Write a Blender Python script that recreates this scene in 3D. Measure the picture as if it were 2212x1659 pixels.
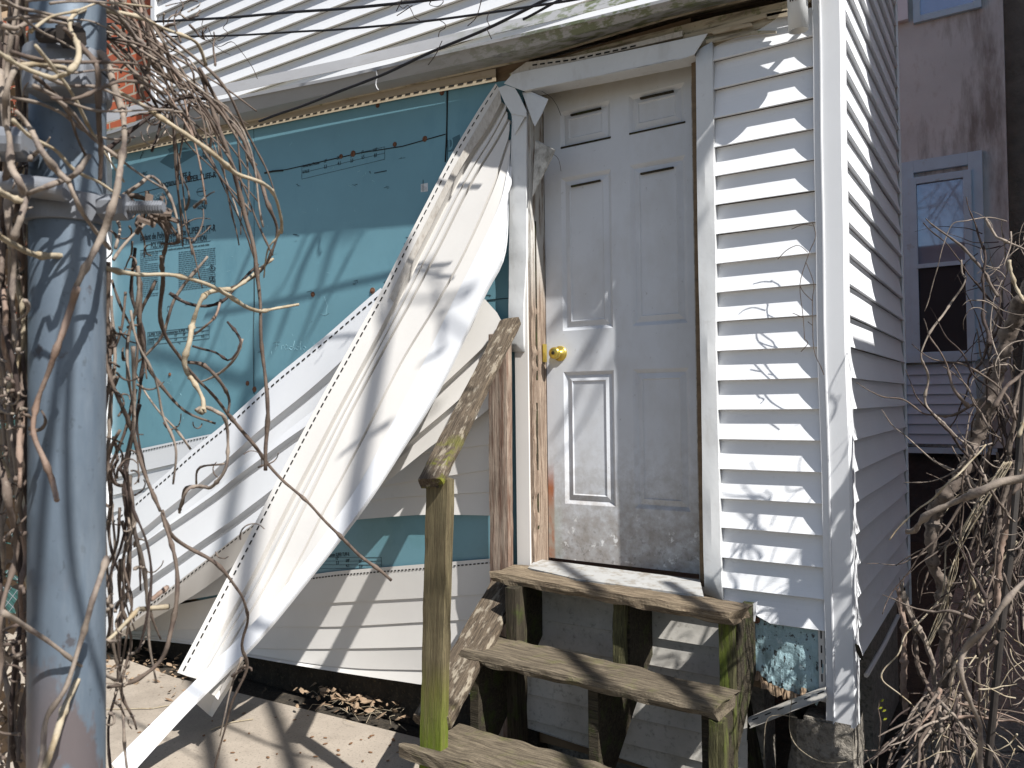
import bpy, bmesh, math, random
from mathutils import Vector, Matrix, noise
random.seed(7)
S=bpy.context.scene
for o in list(bpy.data.objects): bpy.data.objects.remove(o)
C=S.collection
R=math.radians
# ---------------------------------------------------------------- camera
F=1695.;CX,CY=1106.,829.5          # measured on a 2212 px wide view of the photograph
YAW=R(57.1);PIT=math.atan(41/F);ROLL=-0.0115
CAM=Vector((0.62,-2.93,1.5))
f0=Vector((-math.cos(YAW),math.sin(YAW),0));r0=Vector((math.sin(YAW),math.cos(YAW),0));k0=Vector((0,0,1))
fw=f0*math.cos(PIT)+k0*math.sin(PIT);uu=-f0*math.sin(PIT)+k0*math.cos(PIT)
RT=r0*math.cos(ROLL)+uu*math.sin(ROLL);UP=-r0*math.sin(ROLL)+uu*math.cos(ROLL)
cam=bpy.data.cameras.new('camera');co=bpy.data.objects.new('camera',cam);C.objects.link(co);S.camera=co
m=Matrix((RT,UP,-fw)).transposed().to_4x4();m.translation=CAM;co.matrix_world=m
cam.sensor_width=36;cam.lens=F/2212*36;cam.clip_start=.05;cam.clip_end=400
cam.dof.use_dof=True;cam.dof.focus_distance=3.3;cam.dof.aperture_fstop=14
def ray(x,y): return fw+RT*((x-CX)/F)+UP*((CY-y)/F)
def PY(x,y,v=0.):
    d=ray(x,y);return CAM+d*((v-CAM.y)/d.y)
def PX(x,y,v=0.):
    d=ray(x,y);return CAM+d*((v-CAM.x)/d.x)
def PZ(x,y,v=0.):
    d=ray(x,y);return CAM+d*((v-CAM.z)/d.z)
def PD(x,y,d): return CAM+ray(x,y)*d
# ---------------------------------------------------------------- sky, sun, exposure
SUN=Vector((3.1,-1.0,3.55)).normalized()
w=bpy.data.worlds.new('World');S.world=w;w.use_nodes=True
nt=w.node_tree;bg=nt.nodes['Background'];sk=nt.nodes.new('ShaderNodeTexSky');sk.sky_type='NISHITA';sk.sun_disc=False
sk.sun_elevation=math.asin(SUN.z);sk.sun_rotation=math.atan2(SUN.x,SUN.y);sk.air_density=1.0;sk.dust_density=1.2
nt.links.new(sk.outputs[0],bg.inputs[0]);bg.inputs[1].default_value=.062
sl=bpy.data.lights.new('sun','SUN');sl.energy=4.9;sl.angle=R(.5);sl.color=(1,.975,.935)
so=bpy.data.objects.new('sun',sl);C.objects.link(so);so.rotation_euler=SUN.to_track_quat('Z','Y').to_euler();so.location=(5,-3,8)
S.view_settings.view_transform='Standard';S.view_settings.look='None';S.view_settings.exposure=.95;S.view_settings.gamma=1
S.render.engine='CYCLES'
# ---------------------------------------------------------------- materials
def M(name,col,rough=.6,var=.12,ns=8,st=(1,1,1),layers=(),bump=None,metal=0,spec=.4,detail=5):
    m=bpy.data.materials.new(name);m.use_nodes=True;n=m.node_tree;L=n.links;N=n.nodes;b=N['Principled BSDF']
    b.inputs['Roughness'].default_value=rough;b.inputs['Metallic'].default_value=metal;b.inputs['Specular IOR Level'].default_value=spec
    tc=N.new('ShaderNodeTexCoord')
    def noi(sc,stv,off=0,det=detail,rg=.6):
        mp=N.new('ShaderNodeMapping');mp.inputs['Scale'].default_value=stv;mp.inputs['Location'].default_value=(off,off*.7,off*1.3)
        L.new(tc.outputs['Object'],mp.inputs[0]);t=N.new('ShaderNodeTexNoise');t.inputs['Scale'].default_value=sc
        t.inputs['Detail'].default_value=det;t.inputs['Roughness'].default_value=rg;L.new(mp.outputs[0],t.inputs[0]);return t.outputs['Fac']
    def rng(s,a,bv,lo=0,hi=1):
        r=N.new('ShaderNodeMapRange');r.inputs[1].default_value=a;r.inputs[2].default_value=bv;r.inputs[3].default_value=lo;r.inputs[4].default_value=hi
        L.new(s,r.inputs[0]);return r.outputs[0]
    def mix(fac,a,c):
        x=N.new('ShaderNodeMix');x.data_type='RGBA';L.new(fac,x.inputs[0])
        for i,v in((6,a),(7,c)):
            if isinstance(v,(tuple,list)): x.inputs[i].default_value=(*v[:3],1)
            else: L.new(v,x.inputs[i])
        return x.outputs[2]
    cur=mix(rng(noi(ns,st),.3,.7),tuple(max(0,c*(1-var)) for c in col),tuple(min(1,c*(1+var)) for c in col))
    sep=None
    for i,l in enumerate(layers):       # (colour, scale, stretch, lo, hi, [(axis,a,b),...], strength)
        c,sc,stv,lo,hi,pos,stg=l
        fac=rng(noi(sc,stv,3.1*i+1.7,6,.65),lo,hi,0,stg)
        for ax,a,bv in pos:
            if sep is None: sep=N.new('ShaderNodeSeparateXYZ');L.new(tc.outputs['Object'],sep.inputs[0])
            mm=N.new('ShaderNodeMath');mm.operation='MULTIPLY';L.new(fac,mm.inputs[0]);L.new(rng(sep.outputs[ax],a,bv),mm.inputs[1]);fac=mm.outputs[0]
        cur=mix(fac,cur,c)
    L.new(cur,b.inputs['Base Color'])
    if bump:
        sc,stv,stg,dist=bump
        bp=N.new('ShaderNodeBump');bp.inputs['Strength'].default_value=stg;bp.inputs['Distance'].default_value=dist
        L.new(noi(sc,stv,9.,7,.65),bp.inputs['Height']);L.new(bp.outputs[0],b.inputs['Normal'])
    return m
DIRT=(.20,.17,.13);GREEN=(.16,.22,.03)
vinyl=M('vinyl',(.715,.725,.74),.42,.03,3,layers=[(DIRT,30,(1,1,1),.62,.9,[],.25),((.42,.37,.28),5,(1,1,4),.55,.8,[(2,1.3,.7)],.35)],bump=(60,(.15,1,6),.18,.002))
vinyl_c=M('vinyl_cream',(.61,.59,.56),.38,.04,2.5,layers=[(DIRT,24,(1,1,1),.66,.9,[],.25)],bump=(30,(1,1,1),.06,.002))
vinyl_b=M('vinyl_white',(.64,.65,.665),.36,.03,2.5,layers=[(DIRT,26,(1,1,1),.68,.9,[],.2)],bump=(26,(1,1,1),.06,.002))
vinyl_d=M('vinyl_dirty',(.46,.44,.40),.6,.12,6,layers=[((.14,.13,.11),46,(1,1,1),.55,.72,[],.6),((.24,.21,.15),7,(1,1,1),.5,.75,[],.5),((.10,.09,.07),20,(1,1,1),.42,.6,[(2,.60,.78)],.6)],bump=(60,(1,1,1),.2,.002))
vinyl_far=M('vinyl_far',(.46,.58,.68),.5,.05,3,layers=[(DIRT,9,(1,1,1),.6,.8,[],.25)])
hemdirt=M('vinyl_hem_dirty',(.46,.43,.385),.5,.10,10,layers=[((.24,.20,.16),70,(1,1,.4),.48,.66,[],.55)],bump=(60,(1,1,1),.15,.002))
metal_w=M('painted_metal',(.60,.61,.61),.35,.05,5,layers=[(DIRT,22,(1,1,1),.6,.85,[],.35),((.30,.27,.22),4,(3,3,1),.55,.75,[],.3)],bump=(9,(1,1,.7),.35,.006))
metal_g=M('gutter_metal',(.31,.31,.315),.42,.05,3,layers=[(DIRT,12,(.4,1,2),.56,.8,[],.35),((.10,.12,.045),26,(.5,1,1),.47,.56,[(0,-1.75,-.85)],.85),((.03,.03,.025),14,(.4,1,2.5),.58,.66,[(0,-1.7,-1.2)],.7)],bump=(14,(1,1,1),.25,.004))
fascia_m=M('weathered_fascia',(.42,.37,.28),.7,.2,6,(.3,1,2),layers=[((.10,.075,.05),16,(.25,1,2),.5,.62,[],.85),((.12,.14,.05),30,(1,1,1),.56,.62,[],.6)],bump=(40,(.2,1,2),.5,.004))
creamtrim=M('cream_strip',(.40,.34,.25),.55,.1,8,(.3,1,1),layers=[((.22,.14,.07),18,(.3,1,1),.55,.7,[],.6)])
blue=M('foil_board',(.135,.28,.335),.34,.07,2.2,layers=[((.17,.38,.43),30,(1,1,1),.66,.78,[],.5),((.08,.20,.19),2.2,(1,1,1),.5,.7,[(2,1.3,.8)],.6),((.055,.17,.23),5,(1,1,.5),.55,.75,[],.35)],bump=(45,(1,1,1),.10,.003),spec=.55)
bluerot=M('foil_board_crumbling',(.30,.43,.46),.3,.12,9,layers=[((.03,.03,.03),44,(1,1,.7),.56,.60,[],.95),((.72,.76,.76),24,(1,1,1),.6,.7,[],.6),((.16,.10,.06),26,(1,1,1),.55,.65,[(2,.52,.44)],.9)],bump=(30,(1,1,1),.8,.012),spec=.6)
ink=M('printing_ink',(.02,.035,.045),.7,.05);inkgrey=M('printing_ink_grey',(.055,.13,.165),.6,.05)
scratchm=M('scratched_foil',(.30,.50,.56),.6,.05)
rustm=M('rust',(.15,.07,.04),.9,.3,60,layers=[((.06,.025,.012),70,(1,1,1),.5,.6,[],.8)],bump=(90,(1,1,1),.6,.002))
black=M('black_gap',(.012,.012,.012),.9,.2)
sheath=M('old_sheathing',(.16,.11,.065),.85,.3,8,(.3,1,3),bump=(30,(.2,1,3),.5,.004))
doorm=M('door_paint',(.54,.56,.59),.42,.04,3,layers=[
 ((.36,.34,.31),4,(1,1,.6),.48,.72,[],.40),((.14,.12,.10),55,(1,1,1),.66,.74,[],.5),
 ((.40,.34,.20),3,(1,1,1),.2,.5,[(2,2.75,2.88)],.55),
 ((.22,.195,.17),14,(1,1,1),.25,.65,[(2,1.22,.95)],.9),((.30,.28,.26),30,(1,1,1),.42,.62,[(2,1.40,1.0)],.7),((.08,.07,.06),60,(1,1,1),.55,.68,[(2,1.05,.86)],.55),((.70,.70,.69),20,(1,1,1),.60,.66,[(2,1.1,.95)],.8),
 ((.30,.085,.02),40,(1,1,.3),.26,.42,[(0,-1.118,-1.128),(2,1.24,1.12)],.95),
 ((.34,.40,.36),14,(1,1,.5),.35,.6,[(0,-1.07,-1.13),(2,1.15,.95)],.7)],bump=(34,(1,1,1.0),.22,.002))
def wood(name,c1,c2,moss=None,st=(1,14,14),sc=7,wet=None,bstr=.7):
    ly=[((.02,.016,.012),2.6,(1,1,1),.55,.72,[],.45),(c2,sc,st,.42,.62,[],.9),(tuple(c*.35 for c in c2),sc*2.2,(st[0]*.6,st[1]*1.4,st[2]*1.4),.57,.66,[],.85),(tuple(min(1,c*1.5) for c in c1),sc*1.5,(st[0]*.7,st[1]*1.8,st[2]*1.8),.58,.7,[],.6)]
    if moss: ly+=moss
    ly.append((tuple(c*.25 for c in c2),sc*6,(st[0]*.5,st[1],st[2]),.60,.66,[],.7))
    return M(name,c1,.85,.22,5,st,ly,(sc*1.9,tuple(st),min(1,bstr*1.3),.007),spec=.2)
w_grey=wood('weathered_wood',(.165,.135,.095),(.06,.047,.033),st=(.8,14,14),sc=9,moss=[((.13,.15,.03),9,(1,1,1),.55,.72,[],.35)])
w_top=wood('weathered_wood_pale',(.235,.185,.125),(.085,.062,.043),st=(.8,14,14),sc=9)
w_dark=wood('dark_shaded_wood',(.055,.045,.03),(.02,.016,.011),[((.05,.075,.01),12,(1,1,1),.52,.66,[],.5)])  # near-black colour partly stands in for shade under the steps
w_mossy=wood('mossy_wood',(.08,.075,.035),(.03,.028,.014),[((.11,.14,.02),7,(.5,3,3),.53,.63,[],.8)])
w_rail=wood('lichen_rail_wood',(.13,.10,.07),(.04,.03,.022),[((.30,.26,.20),40,(.35,1,1),.53,.62,[],.8),((.15,.155,.02),14,(1,1,1),.50,.6,[(0,.74,.95)],.95)],sc=14,bstr=.6)
w_post=wood('green_stained_post_wood',(.15,.125,.07),(.09,.07,.04),[((.13,.11,.02),4,(.4,2,2),.35,.6,[(0,.62,.5)],.6),((.11,.155,.01),6,(.3,4,4),.3,.55,[(0,.62,.32)],.85)],st=(.8,16,16))
w_red=wood('reddish_cedar_post',(.27,.215,.17),(.12,.065,.045),st=(.7,9,9),sc=6)
w_bare=wood('bare_jamb_wood',(.30,.235,.18),(.13,.085,.06),[((.50,.49,.46),9,(4,4,.5),.38,.5,[(2,1.9,2.2)],.9)],st=(16,16,.7),sc=7)
w_red2=wood('bare_cedar_upright',(.42,.33,.26),(.20,.10,.065),st=(12,12,.6),sc=6)
conc=M('concrete_patio',(.28,.24,.195),.9,.13,3,layers=[((.09,.075,.06),90,(1,1,1),.55,.66,[],.55),((.33,.29,.24),60,(1,1,1),.58,.68,[],.5),((.11,.09,.07),2.2,(1,1,1),.5,.68,[],.4)],bump=(70,(1,1,1),.45,.004))
concr=M('rough_concrete',(.25,.225,.19),.95,.25,12,layers=[((.09,.08,.065),50,(1,1,1),.5,.62,[],.7)],bump=(45,(1,1,1),1,.02))
soil=M('soil',(.035,.028,.02),1,.4,14,layers=[((.10,.075,.045),60,(1,1,1),.56,.64,[],.7)],bump=(30,(1,1,1),1,.03))
galv=M('galvanised_steel',(.105,.135,.17),.45,.10,5,(1,1,.6),metal=.25,layers=[((.06,.075,.09),70,(1.6,1.6,1),.60,.66,[],.7),((.21,.24,.27),12,(1.5,1.5,.25),.5,.68,[],.5),((.11,.09,.09),9,(1,1,.5),.53,.57,[(2,1.35,1.2)],.9),((.05,.065,.085),5,(1,1,.4),.5,.66,[],.5),((.06,.055,.06),22,(1,1,1),.66,.70,[],.8)],bump=(60,(1,1,1),.15,.002))
galv2=M('galvanised_clamp',(.17,.18,.20),.55,.12,30,metal=.2,layers=[((.18,.15,.12),40,(1,1,1),.55,.7,[],.4)],bump=(60,(1,1,1),.15,.001))
stucco=M('stained_stucco',(.50,.54,.53),.95,.08,2,layers=[((.15,.14,.12),1.7,(2.2,1,.45),.50,.66,[],.8),((.32,.31,.28),6,(1.5,1,.6),.55,.7,[],.5)],bump=(40,(1,1,1),.3,.01))
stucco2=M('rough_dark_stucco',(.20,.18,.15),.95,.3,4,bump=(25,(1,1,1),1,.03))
greyside=M('pale_blocker_wall',(.55,.60,.66),.8,.1,3)  # pale so the unseen blocker bounces light into the passage
stone=M('dark_stone_base',(.045,.045,.045),.9,.4,2,bump=(10,(1,1,1),1,.04))
paintb=M('pale_window_paint',(.42,.58,.68),.6,.06,6,layers=[(DIRT,9,(1,1,1),.6,.75,[],.4)])
glassm=M('window_glass',(.34,.40,.50),.03,.05,spec=1.0,metal=.45)
screenm=M('insect_screen',(.022,.024,.028),.75,.1,90)
brass=M('brass',(.62,.46,.10),.28,.1,30,metal=.85,layers=[((.25,.20,.12),60,(1,1,1),.55,.7,[],.5)])
cablem=M('cable_rubber',(.015,.014,.017),.6,.2,60)
sillm=M('worn_sill',(.34,.34,.33),.5,.1,9,layers=[(DIRT,30,(1,1,1),.5,.62,[],.7)])
pvc=M('white_pipe',(.66,.67,.66),.45,.05,10,layers=[(DIRT,14,(1,1,.4),.55,.7,[],.35)])
def vm(n,a,b): return M(n,a,.8,.25,30,layers=[(b,45,(1,1,1),.5,.62,[],.7),((.26,.225,.19),90,(1,1,1),.62,.7,[],.5)],bump=(120,(1,1,1),.6,.002),spec=.25)
v_straw=vm('straw_vine_bark',(.30,.255,.185),(.20,.145,.08))
v_brown=vm('brown_vine_bark',(.105,.08,.064),(.06,.042,.036))
v_pale=vm('pale_vine_bark',(.20,.165,.135),(.09,.07,.065))
v_peach=vm('peach_vine_bark',(.20,.145,.115),(.14,.09,.065))
v_dark=vm('dark_vine_bark',(.04,.028,.024),(.02,.014,.012))
bark=vm('flaking_bark',(.12,.095,.078),(.035,.026,.02))
ironm=M('dark_iron',(.022,.017,.014),.65,.3,40)
leafm=M('dead_leaves',(.22,.155,.10),.85,.3,25,layers=[((.12,.07,.04),12,(1,1,1),.5,.65,[],.7),((.25,.19,.12),9,(1,1,1),.55,.7,[],.6)])
seedm=M('dry_seed_pods',(.13,.065,.03),.7,.3,30)
fabric=M('green_screen_fabric',(.02,.065,.06),.9,.2,80)
brick_m=bpy.data.materials.new('old_brick');brick_m.use_nodes=True
def _brick():
    n=brick_m.node_tree;N=n.nodes;L=n.links;b=N['Principled BSDF'];b.inputs['Roughness'].default_value=.9
    tc=N.new('ShaderNodeTexCoord');sp=N.new('ShaderNodeSeparateXYZ');cb=N.new('ShaderNodeCombineXYZ');ad=N.new('ShaderNodeMath');ad.operation='ADD'
    L.new(tc.outputs['Object'],sp.inputs[0]);L.new(sp.outputs[0],ad.inputs[0]);L.new(sp.outputs[1],ad.inputs[1]);L.new(ad.outputs[0],cb.inputs[0]);L.new(sp.outputs[2],cb.inputs[1])
    ns=N.new('ShaderNodeTexNoise');ns.inputs['Scale'].default_value=9;L.new(cb.outputs[0],ns.inputs[0])
    mx=N.new('ShaderNodeMix');mx.data_type='RGBA';mx.inputs[0].default_value=.03;L.new(cb.outputs[0],mx.inputs[6]);L.new(ns.outputs['Color'],mx.inputs[7])
    t=N.new('ShaderNodeTexBrick');t.inputs['Scale'].default_value=1;t.inputs['Brick Width'].default_value=.21;t.inputs['Row Height'].default_value=.072;t.inputs['Mortar Size'].default_value=.009;t.inputs['Mortar Smooth'].default_value=.2
    t.inputs['Color1'].default_value=(.46,.105,.04,1);t.inputs['Color2'].default_value=(.25,.075,.04,1);t.inputs['Mortar'].default_value=(.40,.34,.26,1)
    L.new(mx.outputs[2],t.inputs[0]);L.new(t.outputs[0],b.inputs['Base Color'])
    bp=N.new('ShaderNodeBump');bp.inputs['Strength'].default_value=.8;bp.inputs['Distance'].default_value=.008;iv=N.new('ShaderNodeMath');iv.operation='SUBTRACT';iv.inputs[0].default_value=1;L.new(t.outputs['Fac'],iv.inputs[1]);L.new(iv.outputs[0],bp.inputs['Height']);L.new(bp.outputs[0],b.inputs['Normal'])
_brick()
# ---------------------------------------------------------------- mesh helpers
class B:
    def __init__(s): s.v=[];s.f=[]
    def add(s,vs,fs):
        k=len(s.v);s.v+=[Vector(v) for v in vs];s.f+=[tuple(i+k for i in f) for f in fs];return s
    def hexa(s,p): return s.add(p,[(0,3,2,1),(4,5,6,7),(0,1,5,4),(1,2,6,5),(2,3,7,6),(3,0,4,7)])
    def box(s,x0,x1,y0,y1,z0,z1): return s.hexa([(x0,y0,z0),(x1,y0,z0),(x1,y1,z0),(x0,y1,z0),(x0,y0,z1),(x1,y0,z1),(x1,y1,z1),(x0,y1,z1)])
    def prism(s,pts,d):       # polygon of 3D points pushed along d
        n=len(pts);d=Vector(d);P=[Vector(p) for p in pts]
        return s.add(P+[p+d for p in P],[tuple(range(n))[::-1],tuple(range(n,2*n))]+[(i,(i+1)%n,n+(i+1)%n,n+i) for i in range(n)])
    def tube(s,pts,rad,n=6,cap=True,jit=0):
        P=[Vector(p) for p in pts];m=len(P)
        if m<2: return s
        if not hasattr(rad,'__len__'): rad=[rad]*m
        t=(P[1]-P[0]).normalized();a=t.orthogonal().normalized();vs=[]
        for i,p in enumerate(P):
            t2=(P[min(i+1,m-1)]-P[max(i-1,0)])
            if t2.length<1e-9: t2=t
            t2=t2.normalized();a=(a-t2*a.dot(t2))
            a=a.normalized() if a.length>1e-6 else t2.orthogonal().normalized();b=t2.cross(a)
            for k in range(n):
                an=2*math.pi*k/n;r=rad[i]*(1+random.uniform(-jit,jit));vs.append(p+(a*math.cos(an)+b*math.sin(an))*r)
        fs=[(i*n+k,i*n+(k+1)%n,(i+1)*n+(k+1)%n,(i+1)*n+k) for i in range(m-1) for k in range(n)]
        if cap: fs+=[tuple(range(n))[::-1],tuple(range((m-1)*n,m*n))]
        return s.add(vs,fs)
    def grid(s,rows):
        m=len(rows[0]);k=[p for r in rows for p in r]
        return s.add(k,[(i*m+j,i*m+j+1,(i+1)*m+j+1,(i+1)*m+j) for i in range(len(rows)-1) for j in range(m-1)])
WM={}
def obj(name,b,mat,parent=None,mtx=None,smooth=False,bevel=0,solid=0):
    me=bpy.data.meshes.new(name);me.from_pydata([tuple(v) for v in b.v],[],b.f);me.update()
    bm=bmesh.new();bm.from_mesh(me);bmesh.ops.recalc_face_normals(bm,faces=bm.faces) if not solid else None;bm.to_mesh(me);bm.free()
    if smooth=='auto':
        bm=bmesh.new();bm.from_mesh(me)
        for fc in bm.faces: fc.smooth=True
        for e in bm.edges: e.smooth=not(len(e.link_faces)==2 and e.calc_face_angle(0)>R(11))
        bm.to_mesh(me);bm.free()
    elif smooth:
        for p in me.polygons: p.use_smooth=True
    me.materials.append(mat);o=bpy.data.objects.new(name,me);C.objects.link(o)
    W=mtx.copy() if mtx else Matrix.Identity(4);WM[o]=W
    if parent: o.parent=parent;o.matrix_parent_inverse=WM[parent].inverted()
    o.matrix_basis=W
    if bevel: q=o.modifiers.new('b','BEVEL');q.width=bevel;q.segments=2;q.limit_method='ANGLE'
    if solid: q=o.modifiers.new('s','SOLIDIFY');q.thickness=solid;q.offset=0
    return o
def thing(name,loc,label,cat,group=None,kind=None):
    o=bpy.data.objects.new(name,None);C.objects.link(o);o.empty_display_size=.1;o.location=loc;WM[o]=Matrix.Translation(loc)
    return tag(o,label,cat,group,kind)
def tag(o,label=None,cat=None,group=None,kind=None):
    for k,v in(('label',label),('category',cat),('group',group),('kind',kind)):
        if v: o[k]=v
    return o
def smooth(pts,n=5,closed=False):     # Catmull-Rom through the points
    P=[Vector(p) for p in pts];o=[]
    if len(P)<3: n=max(n,2)
    for i in range(len(P)-1):
        p0=P[max(i-1,0)];p1=P[i];p2=P[i+1];p3=P[min(i+2,len(P)-1)]
        for k in range(n):
            t=k/n;o.append(.5*((2*p1)+(p2-p0)*t+(2*p0-5*p1+4*p2-p3)*t*t+(3*p1-p0-3*p2+p3)*t**3))
    o.append(P[-1]);return o
def resample(P,m):
    P=[Vector(p) for p in P];L=[0]
    for i in range(1,len(P)): L.append(L[-1]+(P[i]-P[i-1]).length)
    o=[];j=0
    for k in range(m):
        s=L[-1]*k/(m-1)
        while j<len(P)-2 and L[j+1]<s: j+=1
        d=L[j+1]-L[j];t=(s-L[j])/d if d>1e-9 else 0;o.append(P[j].lerp(P[j+1],min(1,max(0,t))))
    return o
def plank(name,p0,p1,width,thick,up,mat,parent,n=24,jit=.0015,ends=.006,taper=1.0):
    """a weathered board from p0 to p1: local x runs along the grain"""
    p0=Vector(p0);p1=Vector(p1);L=(p1-p0).length;x=(p1-p0)/L;z=Vector(up);z=(z-x*z.dot(x)).normalized();y=z.cross(x)
    m=Matrix((x,y,z)).transposed().to_4x4();m.translation=p0;b=B();sd=random.uniform(0,99)
    prof=[(-.5,-.5),(-.25,-.5),(0,-.5),(.25,-.5),(.5,-.5),(.5,0),(.5,.5),(.25,.5),(0,.5),(-.25,.5),(-.5,.5),(-.5,0)];rows=[]
    for i in range(n+1):
        t=i/n;r=[]
        for j,(a,c) in enumerate(prof):
            wv=width*(1+(taper-1)*t);xx=L*t
            if i in(0,n): xx+=random.uniform(-ends,ends)
            q=Vector((xx*13+sd,a*6,c*9));dy=(noise.noise(q))*jit*3;dz=noise.noise(q+Vector((7,3,1)))*jit*2
            if abs(a)==.5 and abs(c)==.5: k=.94
            else: k=1
            r.append(Vector((xx,a*wv*k+dy,c*thick*k+dz)))
        rows.append(r+[r[0]])
    b.grid(rows);mm=len(prof)+1;k=len(b.v)
    for row,rev in((0,True),(n,False)):
        ids=[row*mm+j for j in range(mm-1)];b.f.append(tuple(ids[::-1] if rev else ids))
    return obj(name,b,mat,parent,m)
# ================================================================= GROUND
g=B();g.box(-60,60,-60,60,-.35,-.06);tag(obj('ground',g,soil),'bare dark soil of the yard','ground',kind='structure')
pt=B()
px=[(-7,-.02),(-3.35,-.27),(-2.2,-.20),(-1.4,-.16),(-1.33,-.9),(-.2,-.95),(-.1,-1.6),(.9,-1.9),(2.5,-2.2),(2.5,-9),(-7,-9)]
pt.prism([(x,y,0) for x,y in px],(0,0,-.1));tag(obj('patio',pt,conc),'tan concrete patio in front of the annex','patio',kind='structure')
# ================================================================= WHITE ANNEX
AN=thing('house_annex',(-1.2,.1,0),'white vinyl sided annex with a closed door, its siding torn off the blue board wall','house')
def wallbox(name,boxes,mat,parent=None,bev=0):
    b=B()
    for q in boxes: b.box(*q)
    return obj(name,b,mat,parent or AN,bevel=bev)
XL=-4.46
wallbox('base_wall',[(XL,-1.175,.014,.10,-.05,.33)],soil)
wallbox('wall_sheathing',[(XL,-1.175,.012,.10,0.332,2.93),(-.43,.10,.012,.10,.44,2.93),(-1.175,-.43,.012,.10,2.96,3.0),(-1.20,-.43,.035,.10,.02,.795)],sheath)
wallbox('floor',[(XL,.09,.101,1.58,.62,.78)],w_dark)
wallbox('foundation_wall',[(XL,-.22,.103,.25,-.06,.6),(-.05,.06,.75,1.58,-.06,.5)],concr)
sw=B();sw.prism([(.012,.101,.6),(.012,1.58,.6),(.012,1.58,4.3),(.012,.42,4.3),(.012,.42,3.35),(.012,.101,3.02)],(.085,0,0));obj('side_wall_sheathing',sw,sheath,AN)
bw=B();bw.box(XL,-2.2,.345,.42,3.0,4.95);bw.box(-2.198,.0,.345,.42,3.0,4.2);obj('upper_wall',bw,sheath,AN)
gw=B();gw.prism([(XL,.012,2.932),(-1.175,.012,2.932),(-1.175,.012,3.05),(XL,.012,3.31)],(0,.088,0));obj('gable_sheathing',gw,sheath,AN)
rf=B();rf.prism([(XL-.1,-.04,3.36),(.12,-.04,2.99),(.12,.4,3.12),(XL-.1,.4,3.49)],(0,0,-.025));obj('roof',rf,fascia_m,AN)
# --- lapped siding: profile swept along a wall
LAP=.1107
def laps(zs,a0f,a1f,depth0=-.003,out=.0225,axis='x',base=0,n=6,z_top=None,wob=0,seg=1,expo=1.7):
    """zs: list of lower edges. a0f/a1f: start/end along the wall (number or function of z)"""
    b=B()
    for k,z in enumerate(zs):
        prof=[(depth0+.001,z+.004),(depth0-out+.0015,z-.0015),(depth0-out,z)]
        for i in range(1,n+1):
            u=i/n;prof.append((depth0-out*(1-u)**expo,z+u*(LAP-.0005)))
        rows=[]
        for (y,zz) in prof:
            A=a0f(zz) if callable(a0f) else a0f;Bv=a1f(zz) if callable(a1f) else a1f
            if z_top is not None: pass
            r=[]
            for s in range(seg+1):
                a=A+(Bv-A)*s/seg;wz=wob*math.sin(a*3.1+k*1.7)+wob*.6*math.sin(a*7.7+k)
                wy=wob*.6*math.sin(a*5+k*2.3)
                r.append((a,base+y+wy,zz+wz) if axis=='x' else (base-y+wy,a,zz+wz))
            rows.append(r)
        b.grid(rows)
    return b
zlev=[2.463+LAP*3-LAP*k for k in range(0,20)]       # 2.795 ... .69
right=laps(zlev[:20],-.345,.032,seg=6,wob=.0008)
o=obj('siding_right_of_door',right,vinyl,AN,solid=.0015)
cut=[ (v) for v in o.data.vertices]
for v in o.data.vertices:                            # ragged lower end and gutter end
    if v.co.z>2.93: v.co.z=2.93
    if v.co.z<.80 and v.co.x<-.2: v.co.z=max(v.co.z,.745+(v.co.x+.345)*-.2)
# side siding
side=laps([.69-LAP*1+LAP*k for k in range(0,34)],lambda z:.034,lambda z:1.60,axis='y',base=.105,depth0=-.001,out=.018,seg=8,wob=.0008)
o=obj('side_siding',side,vinyl,AN,solid=.0015)
for v in o.data.vertices:
    zb=.545+(v.co.y-.03)*-.07
    if v.co.z<zb: v.co.z=zb
    zt=3.0+max(0,v.co.y-.03)*.9 if v.co.y<.42 else 99
    if v.co.z>zt: v.co.z=zt
# corner post: ribbed vinyl extrusion
def post():
    b=B();z0,z1=.385,2.95
    prof=[(.026,-.004),(.030,-.033),(.052,-.034),(.0535,-.040),(.0565,-.040),(.058,-.034),(.119,-.034),(.126,-.024),(.127,.030),(.120,.034),(.112,.034)]
    rows=[]
    for i in range(25):
        z=z0+(z1-z0)*i/24;wv=.0012*math.sin(i*.9);rows.append([(x+wv+(.0025*math.sin(i*.35)),y+wv*.5,z) for x,y in prof])
    # broken bottom lip
    rows[0]=[(x,y,z+random.uniform(-.012,.012)) for x,y,z in rows[0]]
    return b.grid(rows)
cp=obj('corner_post',post(),vinyl_b,AN,solid=.002,smooth=False)
nf=B();nf.box(.004,.0255,-.012,-.009,.44,.70);cpn=obj('nailing_flange',nf,vinyl_c,cp)
sl_=B()
for i in range(5): sl_.box(.012,.0165,-.0135,-.0118,.46+i*.05,.486+i*.05)
obj('nail_slots',sl_,black,cp)
wallbox('side_end_trim',[(.118,.128,1.585,1.60,.44,4.4),(.10,.121,1.60,1.615,.44,4.4)],vinyl_b)
st_=B();a=PX(1871,1459,.13);c=PX(1940,1330,.13);st_.tube([a,a.lerp(c,.5)+Vector((0,0,-.01)),c],.009,6);obj('loose_starter_strip',st_,vinyl_c,AN)
tb=B()
pp=[(1858,1394),(1864,1410),(1867,1425),(1859,1419),(1853,1409),(1849,1390)]
tb.prism([PY(x-2,y,-.034)for x,y in pp],(.002,-.012,0));obj('torn_flap',tb,w_dark,cp)
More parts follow.
